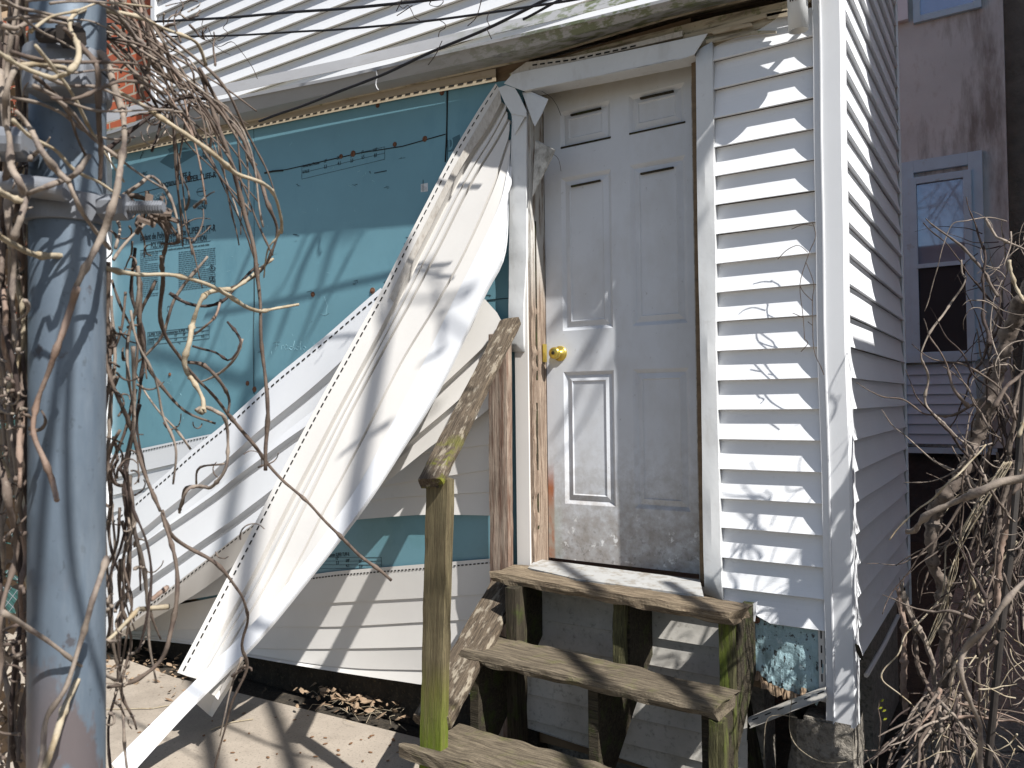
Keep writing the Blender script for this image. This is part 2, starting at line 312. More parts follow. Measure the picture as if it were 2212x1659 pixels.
# corner pier
b=B();rows=[]
for i in range(9):
    z=-.06+i*.055;s=.012
    q=[(-.10,-.02),(-.06,-.045),(.05,-.05),(.118,-.045),(.124,.02),(.12,.16),(-.09,.16),(-.10,-.02)]
    rows.append([(x+random.uniform(-s,s)*(.3 if k in(3,4,5) else 1),y+random.uniform(-s,s)*.6,z+random.uniform(-.006,.006)) for k,(x,y) in enumerate(q)])
    rows[-1][-1]=rows[-1][0]
b.grid(rows);b.box(-.045,.11,-.035,.15,.36,.387)
obj('corner_pier',b,concr,AN)
# crumbling board under the right siding
b=B();top=[];bot=[]
nn=26
for i in range(nn+1):
    t=i/nn;x=-.262+t*.29;zt=.735;zb=.452+.045*(1-t)+random.uniform(-.012,.012)-(.03 if .35<t<.9 else 0)+ (.0 if t<.9 else .0)
    top.append(zt);bot.append((x,zb))
rows=[[(x,-.004,zb+(.735-zb)*k/10) for x,zb in bot] for k in range(11)]
for k in range(0,11):
    rows[k]=[(x,y+noise.noise(Vector((x*30,z*30,2)))*.012*(1-k/11),z) for x,y,z in rows[k]]
b.grid(rows);obj('crumbling_board',b,bluerot,AN,solid=.008)
b=B();rows=[[],[],[]]
for i in range(30):
    t=i/29;x=-.26+t*.22;zb=.455+.045*(1-t)-(.03 if .3<t<.9 else 0)
    rows[0].append((x,-.012+random.uniform(-.006,.006),zb+.02));rows[1].append((x,-.02+random.uniform(-.01,.004),zb-.005+random.uniform(-.01,.006)));rows[2].append((x,.02,zb-.012))
b.grid(rows);obj('rotten_sill_edge',b,leafm,AN,solid=.003)
for cx_,cz in((-.209,.693),(-.075,.703)):
    b=B();b.tube([(cx_,-.012,cz),(cx_,-.018,cz)],.012,10);obj('washer_nail',b,rustm,AN)
b=B();P=[(1614,1556),(1640,1545),(1700,1520),(1783,1488)];Q=[(1623,1572),(1650,1562),(1710,1537),(1787,1508)]
r1=[PY(x,y,-.05) for x,y in P];r2=[PY(x,y,-.075) for x,y in Q];r3=[v+Vector((0,-.02,.006)) for v in r2];r0_=[v+Vector((0,.02,.004)) for v in r1]
b.grid([r0_,r1]);b.grid([r1,r2]);b.grid([r2,r3]);hs=obj('hanging_starter_strip',b,vinyl_d,AN,solid=.002)
b=B()
for i in range(6):
    t=(i+.35)/6;p=r1[0].lerp(r1[-1],t);q=r1[0].lerp(r1[-1],t+.08);dn=(r2[0]-r1[0])*.28
    n_=Vector((0,-.0025,.001));b.add([p+n_+dn*.5,q+n_+dn*.5,q+n_+dn,p+n_+dn],[(0,1,2,3)])
obj('nail_slots',b,black,hs)
plank('crawlspace_strut',PY(1605,1470,.12),PY(1640,1680,.10),.045,.04,(0,-1,0),w_dark,AN)
# torn white tab beside tread
b=B();P=[PY(1617,1340,-.03),PY(1622,1306,-.035),PY(1636,1299,-.03),PY(1631,1342,-.03)];b.prism(P,(0,-.004,0));obj('torn_siding_tab',b,vinyl_b,AN)
# --- upper wall siding
up=laps([2.60+LAP*k for k in range(0,21)],-4.44,lambda z:-.0 if z<4.15 else -2.2,base=.333,seg=8,wob=.0006,expo=1.3)
obj('upper_siding',up,vinyl_b,AN,solid=.0015)
wallbox('upper_corner_trim',[(-4.475,-4.425,.30,.36,3.3,4.95)],vinyl_b)
wallbox('end_trim',[(XL-.03,XL+.02,-.035,.05,.05,3.30)],vinyl_b)
# --- gutter and fascia
def sweep(lines,Ys,mat,name,solid=.002,m=30,parent=None,jit=0):
    rows=[]
    for L,y in zip(lines,Ys): rows.append(resample([PY(px,py,y) for px,py in L],m))
    b=B();b.grid(rows);return obj(name,b,mat,parent or AN,solid=solid)
Tt=[(180,256),(277,230),(460,187),(737,129),(1107,43),(1237,13),(1480,-48),(1720,-105)]
Lp=[(180,297),(247,280),(367,237),(737,163),(954,112),(1237,47),(1387,10),(1500,-18),(1720,-72)]
Lf=[(180,303),(247,286),(367,243),(737,169),(954,118),(1237,53),(1387,16),(1500,-12),(1720,-66)]
Gm=[(180,322),(247,309),(400,266),(550,238),(737,196),(1037,129),(1240,76),(1474,12),(1720,-45)]
Gb=[(180,337),(233,328),(400,283),(550,257),(737,214),(1037,148),(1164,120),(1304,78),(1474,28),(1560,8),(1720,-28)]
gt=sweep([Tt,[(x,y+22) for x,y in Tt]],[.0,-.02],metal_g,'roof_apron')
gut=sweep([Lp,Lp,Lf,Lf,Gm,Gb],[-.10,-.188,-.188,-.178,-.15,-.03],metal_g,'gutter',m=40)
sweep([[(x,y-14) for x,y in Gb],Gb,[(x,y+5) for x,y in Gb]],[-.025,-.02,-.005],fascia_m,'fascia_board')
br=B();q=[(806,155),(813,153),(815,168),(811,180),(815,193),(818,195)];rr=resample([PY(x,y,-.192+.0*i) for i,(x,y) in enumerate(q)],8)
br.tube(rr,.0035,5);obj('bracket',br,metal_g,gut)
# slotted cream strip over the blue board
SA=[(200,338),(233,331),(400,287),(550,261),(737,218),(900,183),(1071,148)];SB=[(200,351),(243,338),(400,306),(490,290),(737,239),(900,207),(1071,176)]
ss=sweep([SA,SB],[-.008,-.012],creamtrim,'slotted_starter_strip')
def slots(A,Bl,y,n,frac0,frac1,ratio,parent,w=.5):
    ra=resample([PY(px,py,y) for px,py in A],n*2+1);rb=resample([PY(px,py,y) for px,py in Bl],n*2+1);b=B()
    for i in range(n):
        a0,a1=ra[2*i],ra[2*i].lerp(ra[2*i+2],ratio);b0,b1=rb[2*i],rb[2*i].lerp(rb[2*i+2],ratio)
        b.add([a0.lerp(b0,frac0),a1.lerp(b1,frac0),a1.lerp(b1,frac1),a0.lerp(b0,frac1)],[(0,1,2,3)])
    return obj('nail_slots',b,black,parent)
slots(SA,SB,-.0135,62,.62,.75,.62,ss)
# thin wood strips and header zone
hz=B();hz.prism([PY(x,y,-.012)for x,y in[(1100,158),(1280,104),(1545,36),(1700,2),(1760,-14),(1760,-2),(1700,22),(1640,62),(1560,92),(1545,100),(1300,140),(1106,172)]],(0,.012,0));obj('soffit_board',hz,fascia_m,AN)
for pts,y,mt in(([(1104,158),(1137,134),(1237,122),(1330,103),(1474,66),(1474,78),(1330,112),(1237,136),(1150,150),(1106,172)],-.045,hemdirt),
              ([(1475,76),(1541,60),(1655,27),(1700,18),(1700,26),(1657,36),(1541,70),(1475,86)],-.03,creamtrim),
              ([(1524,86),(1620,66),(1642,66),(1676,66),(1676,71),(1620,74),(1526,94)],-.035,fascia_m),
              ([(1537,64),(1622,49),(1626,55),(1540,74)],-.035,creamtrim),([(1655,30),(1740,15),(1740,30),(1658,40)],-.03,creamtrim)):
    b=B();b.prism([PY(px,py,y) for px,py in pts],(0,.008,0));obj('soffit_strip',b,mt,AN)
b=B()
for i in range(13):
    t=i/13;p=[(1150,136),(1237,124),(1330,104),(1380,92)];ln=resample([PY(x,y+3,-.0465) for x,y in p],27)
    a0,a1=ln[2*i],ln[2*i].lerp(ln[2*i+1],1.3);b.add([a0,a1,a1+Vector((0,0,-.007)),a0+Vector((0,0,-.007))],[(0,1,2,3)])
obj('nail_slots',b,black,AN)
# header trim (mitred metal)
hd=B();P=[(1088,180),(1106,160),(1150,150),(1237,134),(1474,84),(1528,72),(1499,118),(1474,127),(1300,163),(1130,196)]
hd.prism([PY(x,y,-.052) for x,y in P],(0,.006,0))
hd.prism([PY(x,y,-.052) for x,y in[(1130,196),(1300,163),(1474,127),(1499,118)]],(0,.09,0.003))
obj('door_header_trim',hd,metal_w,AN,bevel=.001)
# right door casing: bent metal wrap
def casing(name,left,rightl,yf,depth,mat,m=26,dent=.003):
    a=resample([PY(x,y,yf) for x,y in left],m);c=resample([PY(x,y,yf) for x,y in rightl],m);rows=[[],[],[],[],[]]
    for i in range(m):
        d=dent*math.sin(i*.8)+dent*.8*math.sin(i*2.1);dd=Vector((0,d,0))
        rows[0].append(a[i]+Vector((0,depth,0)));rows[1].append(a[i]+dd*.4);rows[2].append(a[i].lerp(c[i],.5)+dd*1.3-Vector((0,.002,0)));rows[3].append(c[i]+dd*.5);rows[4].append(c[i]+Vector((.0,.03,0)))
    b=B();b.grid(rows);return obj(name,b,mat,AN,solid=.0015,smooth='auto')
casing('door_casing',[(1503,112),(1505,300),(1508,560),(1512,700),(1515,850),(1519,1150),(1522,1283)],[(1538,90),(1541,300),(1545,560),(1546,640),(1546,720),(1548,850),(1552,1000),(1556,1150),(1559,1297)],-.036,.11,metal_w)
# left casing, twisted at its top, and bare jamb
casing('door_casing',[(1106,255),(1104,330),(1101,400),(1100,553),(1099,650),(1099,760)],[(1137,246),(1137,400),(1137,553),(1131,650),(1131,760)],-.03,.028,metal_w,dent=.002)
b=B();b.prism([PY(x,y,-.045) for x,y in[(1076,190),(1092,184),(1112,190),(1122,207),(1137,240),(1137,252),(1104,245),(1090,222)]],(0,.004,0));obj('torn_casing_flap',b,metal_w,AN)
b=B();b.prism([PY(x,y,-.04) for x,y in[(1104,243),(1137,246),(1112,290)]],(0,.004,0));obj('torn_casing_flap',b,metal_w,AN)
for P,ys in(([(1128,200),(1142,196),(1184,214),(1171,245),(1155,273),(1150,262)],(-.03,-.03,-.07,-.07,-.06,-.03)),
         ([(1156,305),(1165,305),(1199,324),(1190,345),(1150,425),(1152,380)],(-.03,-.03,-.08,-.07,-.04,-.02))):
    b=B();pp=[PY(x,y,yy) for (x,y),yy in zip(P,ys)];b.prism(pp,(0,.003,0));obj('torn_casing_flap',b,metal_w if P[0][0]<1140 else vinyl_d,AN)
b=B()
for P in([(1170,197),(1190,210),(1203,228),(1212,250)],[(1190,330),(1206,343),(1212,370)]): b.tube(smooth([PY(x,y,-.07) for x,y in P],4),.0012,4)
obj('bent_nail_wire',b,ironm,AN)
b=B();rr=[PY(1139,250,-.02),PY(1141,700,-.02),PY(1128,1000,-.02),PY(1122,1212,-.02)];
b.box(-1.246,-1.176,-.022,.02,.79,2.42);obj('cream_jamb_strip',b,vinyl_c,AN,bevel=.002)
b=B();rows=[]
for i in range(60):
    z=.79+i*(2.10/59);e=random.uniform(-.004,.004) if z<1.9 else 0
    rows.append([(-1.176,-.006,z),(-1.176,-.014,z),(-1.160+e,-.014+random.uniform(-.001,.001),z),(-1.157+e,-.008,z),(-1.1565+e*.4,.03,z),(-1.1565,.06,z),(-1.157,.098,z)])
b.grid(rows);obj('bare_door_jamb',b,w_bare,AN,solid=.002)
b=B();b.box(-1.1575,-1.1545,.012,.024,1.60,2.3);b.box(-1.1575,-1.1545,.008,.020,.95,1.5);obj('jamb_split',b,w_dark,AN)
wallbox('door_stop',[(-1.175,-1.158,.05,.12,.80,2.92),(-.447,-.435,.05,.12,.80,2.92),(-1.175,-.43,.05,.12,2.885,2.96)],vinyl_d)
# door
def door():
    xs=[-1.153,-1.068,-.824,-.737,-.493,-.449];zs=[.812,1.056,1.634,1.815,2.494,2.624,2.79,2.884];y=.098;b=B()
    for i in range(5):
        for j in range(7):
            x0,x1,z0,z1=xs[i],xs[i+1],zs[j],zs[j+1]
            if i in(1,3) and j in(1,3,5):
                dz=0
                rg=[(0,0),(.006,.004),(.016,.012),(.040,.004),(.045,.0085)];pr=None
                for k,(ins,dp) in enumerate(rg):
                    r=[(x0+ins,y+dp,z0+ins),(x1-ins,y+dp,z0+ins),(x1-ins,y+dp,z1-ins),(x0+ins,y+dp,z1-ins)]
                    if pr: b.add(pr+r,[(0,1,5,4),(1,2,6,5),(2,3,7,6),(3,0,4,7)])
                    pr=r
                b.add(pr,[(0,1,2,3)])
            else: b.add([(x0,y,z0),(x1,y,z0),(x1,y,z1),(x0,y,z1)],[(0,1,2,3)])
    b.box(xs[0],xs[-1],y+.013,y+.05,zs[0],zs[-1])
    for x in(xs[0],xs[-1]): b.add([(x,y,zs[0]),(x,y+.013,zs[0]),(x,y+.013,zs[-1]),(x,y,zs[-1])],[(0,1,2,3)])
    b.add([(xs[0],y,zs[0]),(xs[-1],y,zs[0]),(xs[-1],y+.013,zs[0]),(xs[0],y+.013,zs[0])],[(0,1,2,3)])
    return b
DR=obj('door',door(),doorm,AN)
b=B()
for a,c in(((1211,321),(1319,298)),((1359,291),(1480,265)),((1232,250),(1297,235)),((1382,214),(1454,198)),((1233,404),(1296,391)),((1383,377),(1454,363))):
    p,q=PY(*a,.095),PY(*c,.095);b.hexa([p,q,q+Vector((0,.01,0)),p+Vector((0,.01,0)),p+Vector((0,0,.007)),q+Vector((0,0,.007)),q+Vector((0,.01,.007)),p+Vector((0,.01,.007))])
obj('groove_shade_strips',b,w_dark,DR)  # dark strips stand in for shadow in the panel trim grooves
def lathe(prof,org,axis,n=20):
    axis=Vector(axis).normalized();a=axis.orthogonal().normalized();c=axis.cross(a);b=B();rows=[]
    for r,h in prof: rows.append([Vector(org)+axis*h+(a*math.cos(2*math.pi*k/n)+c*math.sin(2*math.pi*k/n))*r for k in range(n+1)])
    b.grid(rows);return b
kb=lathe([(.034,0),(.034,.004),(.030,.009),(.014,.013),(.012,.026),(.015,.030),(.024,.038),(.0265,.048),(.025,.058),(.018,.062),(.0001,.063)],(-1.083,.098,1.716),(0,-1,0),28)
kn=obj('door_knob',kb,brass,DR,smooth=True)
b=B();b.tube([(-1.083,.0345,1.716),(-1.083,.0325,1.716)],.008,14);b.box(-1.0845,-1.0815,.0305,.0325,1.709,1.723);obj('keyhole_plug',b,w_dark,kn)
b=B();b.add([(-1.147,.089,1.68),(-1.150,.06,1.68),(-1.150,.06,1.76),(-1.147,.089,1.76)],[(0,1,2,3)]);obj('strike_plate',b,brass,AN,solid=.002)
# threshold: pale metal sill
b=B();b.prism([PZ(1160,1207,.812),PZ(1512,1252,.812),PZ(1520,1288,.805),PZ(1500,1284,.806),PZ(1245,1250,.806),PZ(1140,1226,.806)],(0,0,-.01));obj('threshold',b,sillm,AN,bevel=.001)
# dirty siding under the door
o=obj('siding_under_door',laps([.79-LAP*k for k in range(1,8)],-1.235,-.255,depth0=.0,out=.012,seg=6,wob=.001),vinyl_d,AN,solid=.0015)
for v in o.data.vertices:
    zb=.03+(-(v.co.x+.25))*.06
    if v.co.z<zb: v.co.z=zb
# ---------------- blue boards
BZ=[]
def board(x0,x1,z0,z1f,z1g,zb0=None):
    b=B();b.prism([(x0,0,z0),(x1,0,z0 if zb0 is None else zb0),(x1,0,z1g),(x0,0,z1f)],(0,.0115,0));return obj('insulation_board',b,blue,AN)
def ztop(x): return 3.30+(x+4.42)*(2.955-3.30)/(4.42-1.33)
bl1=board(XL+.02,-3.009,.35,ztop(-4.44),ztop(-3.009))
bl2=board(-3.003,-1.628,.40,ztop(-3.003),ztop(-1.628))
bl3=board(-1.622,-1.20,.40,ztop(-1.622),ztop(-1.2))
# tape seams, screw washers, dents
b=B()
def seam(P,r=.0022,y=-.001): b.tube([PY(x,yy,y) for x,yy in P],r,4)
seam([(572,374),(620,366),(700,348),(780,330),(870,316),(962,290)],.0028);seam([(572,374),(590,370),(612,368)],.006);seam([(255,428),(350,405),(467,380)],.002);seam([(967,196),(965,290),(962,350)],.004);seam([(1052,648),(1100,644)],.002)
seam([(549,520),(549,640),(547,740),(548,850)],.0016)
obj('taped_seam',b,black,bl2)
WS=[(853,312),(918,300),(763,332),(737,338),(676,636),(805,628),(367,809),(535,828),(550,841),(816,228),(955,200),(408,385)]
for i,(x,y) in enumerate(WS):
    b=B();p=PY(x,y,0);r=.009+.003*((i*7)%3)/2;r*=1.35;b.tube([p+Vector((0,.001,0)),p+Vector((0,-.003,0))],r,12);b.tube([p+Vector((.002,-.002,.002)),p+Vector((.003,-.005,.002))],r*.5,7)
    obj('washer_nail',b,rustm,bl2)
b=B()
dents=[(672,631),(771,607),(838,405),(869,340),(800,374),(878,529),(767,614),(776,722),(700,748),(640,508),(770,400),(645,400),(885,560),(880,515),(912,625),(1056,640),(830,610),(560,760),(405,655),(385,740)]
for i,(x,y) in enumerate(dents):
    for k in range(3):
        a=random.uniform(0,6.3);l=random.uniform(4,10);b.tube([PY(x+random.uniform(-3,3),y+random.uniform(-3,3),-.0005),PY(x+l*math.cos(a),y+l*.5*math.sin(a),-.0005)],.0011,3)
b.tube([PY(809,374,-.0005),PY(835,369,-.0005)],.003,4)
obj('puncture_marks',b,ink,bl2)
b=B()
for P in ([(590,741),(598,738),(606,738)],[(598,738),(597,750),(595,756)],[(595,746),(602,745)],[(607,755),(609,746),(613,746)],[(616,751),(621,748),(618,744),(614,750),(617,755),(624,752)],
    [(632,750),(627,748),(625,753),(630,756),(634,748),(636,736)],[(634,750),(637,756)],[(646,750),(640,747),(638,753),(643,756),(648,748),(650,737)],[(648,749),(650,756)],[(654,752),(658,748),(661,752),(657,757),(654,752)],[(700,640),(707,660),(704,680)],[(692,678),(704,681),(712,676)]):
    b.tube([PY(x,y,-.0004) for x,y in P],.0009,3)
for i in range(70):
    x,y=random.uniform(250,900),random.uniform(300,930);a=random.uniform(0,6.3);l=random.uniform(2,9);b.tube([PY(x,y,-.0003),PY(x+l*math.cos(a),y+l*math.sin(a),-.0003)],.0008,3)
obj('scratches',b,scratchm,bl2)
# printing on the boards
def lettering(items,parent,y=-.0012,mat=ink,extra=None):
    b=B()
    for txt,(x0,y0),(x1,y1),h in items:     # baseline start / end in view pixels, cap height in m
        a=PY(x0,y0,y);c=PY(x1,y1,y);cu=bpy.data.curves.new('t','FONT');cu.body=txt;cu.offset=.028;cu.size=1;cu.resolution_u=2
        t=bpy.data.objects.new('t',cu);C.objects.link(t);bpy.context.view_layer.update()
        me=bpy.data.meshes.new_from_object(t.evaluated_get(bpy.context.evaluated_depsgraph_get()))
        xs=[v.co.x for v in me.vertices];mx=max(xs);mn=min(xs);sx=(c-a).length/(mx-mn);dr=(c-a).normalized()
        b.add([a+dr*((v.co.x-mn)*sx)+Vector((0,0,1))*(v.co.y*h/.7) for v in me.vertices],[tuple(p.vertices) for p in me.polygons])
        bpy.data.objects.remove(t);bpy.data.curves.remove(cu);bpy.data.meshes.remove(me)
    if extra: extra(b)
    o=obj('printed_lettering',b,mat,parent);return o
def rule(b,P,r=.0012,y=-.001): b.tube([PY(x,yy,y) for x,yy in P],r,3)
def ringp(b,x,y,rx,ry,r=.0012,n=16):
    rule(b,[(x+rx*math.cos(2*math.pi*k/n),y+ry*math.sin(2*math.pi*k/n)) for k in range(n+1)],r)
def table(b,x0,y0,x1,y1,h,rows=3):
    for k in range(rows+1):
        rule(b,[(x0,y0+h*k/rows),(x1,y1+h*k/rows)],.001)
    rule(b,[(x0,y0),(x0,y0+h)],.001);rule(b,[(x1,y1),(x1,y1+h)],.001)
def ex1(b):
    rule(b,[(303,523),(455,503)],.001);rule(b,[(303,541),(455,520)],.001)
    for P in([(451,579),(458,571),(466,579),(458,588),(451,579)],): rule(b,P)
    ringp(b,458,607,7,11);ringp(b,365,667,4,6);ringp(b,434,415,9,9);table(b,319,718,452,704,27)
    rule(b,[(425,415),(445,411)],.004)
    for c0,c1,n,y0 in((303,342,22,551),(386,466,20,545)):
        for k in range(n):
            e=random.choice((0,0,0,12,22)) if k%5==4 else 0
            x=c0
            while x<c1-e:
                l=random.uniform(3,9);x2=min(x+l,c1-e);yy=y0+k*4.3;rule(b,[(x,yy-(x-c0)*.12),(x2,yy-(x2-c0)*.12)],.0013);x=x2+1.3
p1=[('TUFF-R',(383,390),(413,384),.04),('Isocyanurate SUPER TUFF-R',(345,404),(467,383),.035),('TUFF-R',(384,492),(411,487),.04),
 ('Isolant de Polyisocyanurate SUPER TUFF-R',(303,520),(466,499),.04),('POLYISOCYANURATE INSULATION',(326,536),(446,520),.036),
 ('A polyisocyanurate foam board with reinforced polymer/aluminium facers on both sides',(303,549),(452,530),.013),
 ('SUPER TUFF-R / Isocyanurate SUPER TUFF-R',(321,726),(420,714),.017),('Nominal Board Thickness',(321,735),(357,730),.015),('R-VALUE',(321,743),(333,741),.015),
 ('1/2"',(377,727),(383,726),.015),('5/8"',(395,725),(401,724),.015),('3/4"',(414,723),(420,722),.015),('1"',(436,720),(440,720),.015),
 ('3.3',(377,736),(382,735),.016),('4.1',(396,734),(401,733),.016),('5.0',(415,732),(420,731),.016),('6.5',(435,729),(441,728),.016),
 ('VALUE',(428,345),(437,343),.018),('50',(437,346),(448,343),.045),('VALUE',(426,453),(435,451),.018),('50',(435,454),(446,451),.045),
 ('R',(455,582),(461,581),.02),('UL',(453,609),(463,608),.03),('MADE',(303,345),(310,330),.02),('NRC',(304,380),(318,377),.02)]
l1=lettering(p1,bl1,extra=ex1)
b=B()
for P in([(345,350),(372,365),(430,330),(398,318),(392,322),(392,340),(386,343),(384,312),(362,322),(366,330)],[(350,450),(382,472),(428,434),(402,428),(388,432),(380,445),(366,428),(356,434)],[(330,430),(346,418),(363,418),(345,436)]):
    b.prism([PY(x,y,-.0008) for x,y in P],(0,.0006,0))
obj('printed_emblem',b,inkgrey,bl1)
lettering([('DOW',(334,431),(352,423),.03)],bl1,y=-.0014,mat=scratchm)
def ex2(b):
    table(b,652,360,831,317,27,2)
lettering([('Nominal Board Thickness',(654,362),(690,354),.015),('R-VALUE',(654,375),(668,372),.016),('1/2"',(700,352),(706,350),.017),('3.3',(700,364),(706,363),.019),('5/8"',(728,345),(735,343),.017),('4.1',(729,357),(736,356),.019),('3/4"',(757,340),(764,338),.018),('5.0',(757,351),(763,350),.019),('1"',(781,333),(785,332),.018),('6.5',(781,344),(787,342),.019),('1 1/4"',(806,328),(815,326),.018),('8.0',(808,340),(814,338),.019)],bl2,extra=ex2)
def ex3(b):
    b.tube([PY(914,388,-.001),PY(914,414,-.001)],.0015,3)
    for k in range(6): b.tube([PY(910+k*2.2,412,-.001),PY(910+k*2.2,398+k*1.2,-.001)],.001,3)
lettering([('R-',(1041,331),(1052,328),.035)],bl2,extra=ex3)
b=B();b.prism([PY(x,y,-.0008) for x,y in[(967,303),(985,294),(993,290),(997,318),(985,326),(967,328)]],(0,.0006,0));obj('printed_emblem',b,inkgrey,bl3)
lettering([('D',(969,324),(979,322),.06)],bl3,y=-.0014,mat=blue)
b=B();b.prism([PY(x,y,-.001) for x,y in[(909,398),(924,395),(924,413),(909,415)]],(0,.0007,0));obj('barcode_sticker',b,metal_w,bl2)
def ex4(b): table(b,690,1204,824,1204,24,3)
lettering([('isocyanurate SUPER TUFF-R',(700,1203),(755,1201),.019),('1/2"',(725,1209),(732,1209),.015),('3.3',(726,1219),(732,1219),.016),('5/8"',(747,1214),(755,1214),.015),('3/4"',(775,1216),(782,1216),.015),('4.1',(747,1225),(754,1225),.016),('5.0',(776,1226),(783,1226),.016)],bl2,extra=ex4)
# light downspout stub
b=lathe([(.034,.0),(.034,-.18),(.0315,-.18),(.0315,0)],(0,0,0),(0,0,1),24)
top=PY(1721,-34,-.10)
ds=obj('downspout_outlet',b,pvc,AN,Matrix.Translation(top+Vector((0,0,.02)))@Matrix.Rotation(R(4),4,'X'),smooth=True)
b=B()
for dx in(-.016,-.008,.002,.010,.013): b.tube([top+Vector((dx,-.031,-.055)),top+Vector((dx,-.031,-.070))],.0022,5)
obj('drain_slots',b,black,ds)
b=B();b.tube([top+Vector((.05,-.01,-.05)),top+Vector((.08,.05,-.03))],.012,6);obj('downspout_bracket',b,w_dark,ds)
# ================================================================= SIDING SHEETS (loose and attached)
def sheet(name,lines,mats,parent=None,m=28,hem=True,step=.011,und=0.,solid=.0015,rib=0,groove=None,hemw=None,wob=.0,slotn=70,rowdir=None,slotf=(.42,.56)):
    """lines: crease polylines [(px,py,Y)...]; each face between two creases is a lap that ends in a small return step"""
    pr=[smooth([PY(x,y,v) for x,y,v in L],6) for L in lines];pr=[resample(p,m) for p in pr];b=B();rows=[]
    for k,p in enumerate(pr):
        st=step[k] if isinstance(step,(list,tuple)) else step
        if groove and 1<k<len(pr)-1:
            w_,d_=groove[k] if isinstance(groove[0],tuple) else groove;R4=[[],[],[],[]]
            for i,q in enumerate(p):
                t=(p[min(i+1,m-1)]-p[max(i-1,0)]).normalized();nx=(pr[k][i]-pr[k-1][i]);nrm=t.cross(nx).normalized()
                if nrm.y>0: nrm=-nrm
                e=nrm.cross(t).normalized()
                if e.dot(nx)<0: e=-e
                R4[0].append(q-e*w_*.5+nrm*st);R4[1].append(q-e*w_*.5-nrm*d_+nrm*st);R4[2].append(q+e*w_*.5-nrm*d_);R4[3].append(q+e*w_*.5)
            rows+=R4+[[a.lerp(c,.5) for a,c in zip(R4[3],pr[k+1])]];continue
        if k in(0,1) or k==len(pr)-1 or st==0: rows.append(p)
        else:
            out=[];inn=[]
            for i,q in enumerate(p):
                t=(p[min(i+1,m-1)]-p[max(i-1,0)]).normalized();nx=(pr[k][i]-pr[k-1][i]);nrm=t.cross(nx).normalized()
                if nrm.y>0: nrm=-nrm
                out.append(q+nrm*st*.4+nx.normalized()*und);inn.append(q-nrm*st*.6+nx.normalized()*.002)
            gv=[a.lerp(c,.5)+(a-c).cross(Vector((0,0,0)))+Vector((0,.010,0)) for a,c in zip(out,inn)] if rib else None
            rows.append(out)
            if rib: rows.append(gv)
            rows.append(inn)
            if k<len(pr)-1:
                for fr_,dp in ((.45,0),(.475,rib*2.4),(.50,0)) if rib else ((.5,0),): rows.append([a.lerp(c,fr_)+Vector((0,dp,0)) for a,c in zip(inn,pr[k+1])])
    if wob:
        rows=[[q+Vector((0,wob*noise.noise(q*3.1),wob*.5*noise.noise(q*4.7+Vector((5,5,5)))) ) for q in r] for r in rows]
    b.grid(rows);o=obj(name,b,mats,parent,smooth='auto')
    if hem:
        s=B();A=resample(rows[0],slotn*2+1);Bv=resample(rows[1],slotn*2+1)
        for i in range(slotn):
            a0,a1,b0,b1=A[2*i],A[2*i].lerp(A[2*i+2],.6),Bv[2*i],Bv[2*i].lerp(Bv[2*i+2],.6);t=(a1-a0).cross(b0-a0).normalized()
            if t.y>0: t=-t
            n_=t*.0022;s.add([a0.lerp(b0,slotf[0])+n_,a1.lerp(b1,slotf[0])+n_,a1.lerp(b1,slotf[1])+n_,a0.lerp(b0,slotf[1])+n_],[(0,1,2,3)])
        obj('nail_slots',s,black,o)
    return o
# remaining attached siding between torn sheets and steps (D), below (E), far left (F)
Y1=-.018
Dl=[[(900,880,Y1),(1073,860,Y1)],[(880,912,Y1),(1073,906,Y1)],[(860,985,Y1),(1073,958,Y1)],[(820,1050,Y1),(940,1032,Y1),(1073,1012,Y1)],[(800,1080,Y1),(920,1070,Y1),(1073,1062,Y1)],[(760,1124,Y1),(800,1120,Y1-.01),(920,1112,Y1-.012),(1073,1114,Y1-.01)]]
sheet('siding_left_of_door',Dl,vinyl_c,AN,hem=False,step=.008)
El=[[(560,1254,Y1),(680,1240,Y1),(737,1233,Y1),(920,1218,Y1),(1067,1206,Y1)],[(560,1272,Y1),(737,1250,Y1),(920,1236,Y1),(1067,1222,Y1)],
 [(230,1336,Y1),(393,1319,Y1),(620,1308,Y1),(737,1301,Y1),(920,1291,Y1),(1072,1282,Y1)],[(230,1362,Y1),(410,1358,Y1),(580,1354,Y1),(737,1353,Y1),(920,1343,Y1),(1075,1335,Y1)],
 [(230,1366,Y1-.01),(400,1378,Y1-.01),(547,1399,Y1-.01),(737,1401,Y1-.01),(914,1397,Y1-.01),(1078,1392,Y1)],[(230,1370,Y1-.02),(400,1386,Y1-.02),(547,1414,Y1-.02),(737,1441,Y1-.02),(910,1447,Y1-.01),(1080,1450,Y1)],
 [(230,1376,Y1-.03),(410,1392,Y1-.03),(543,1420,Y1-.04),(737,1453,Y1-.03),(910,1479,Y1-.02),(1013,1499,Y1-.01),(1090,1514,Y1)]]
sheet('lower_siding',El,vinyl_c,AN,m=50,step=.006,slotf=(.45,.62))
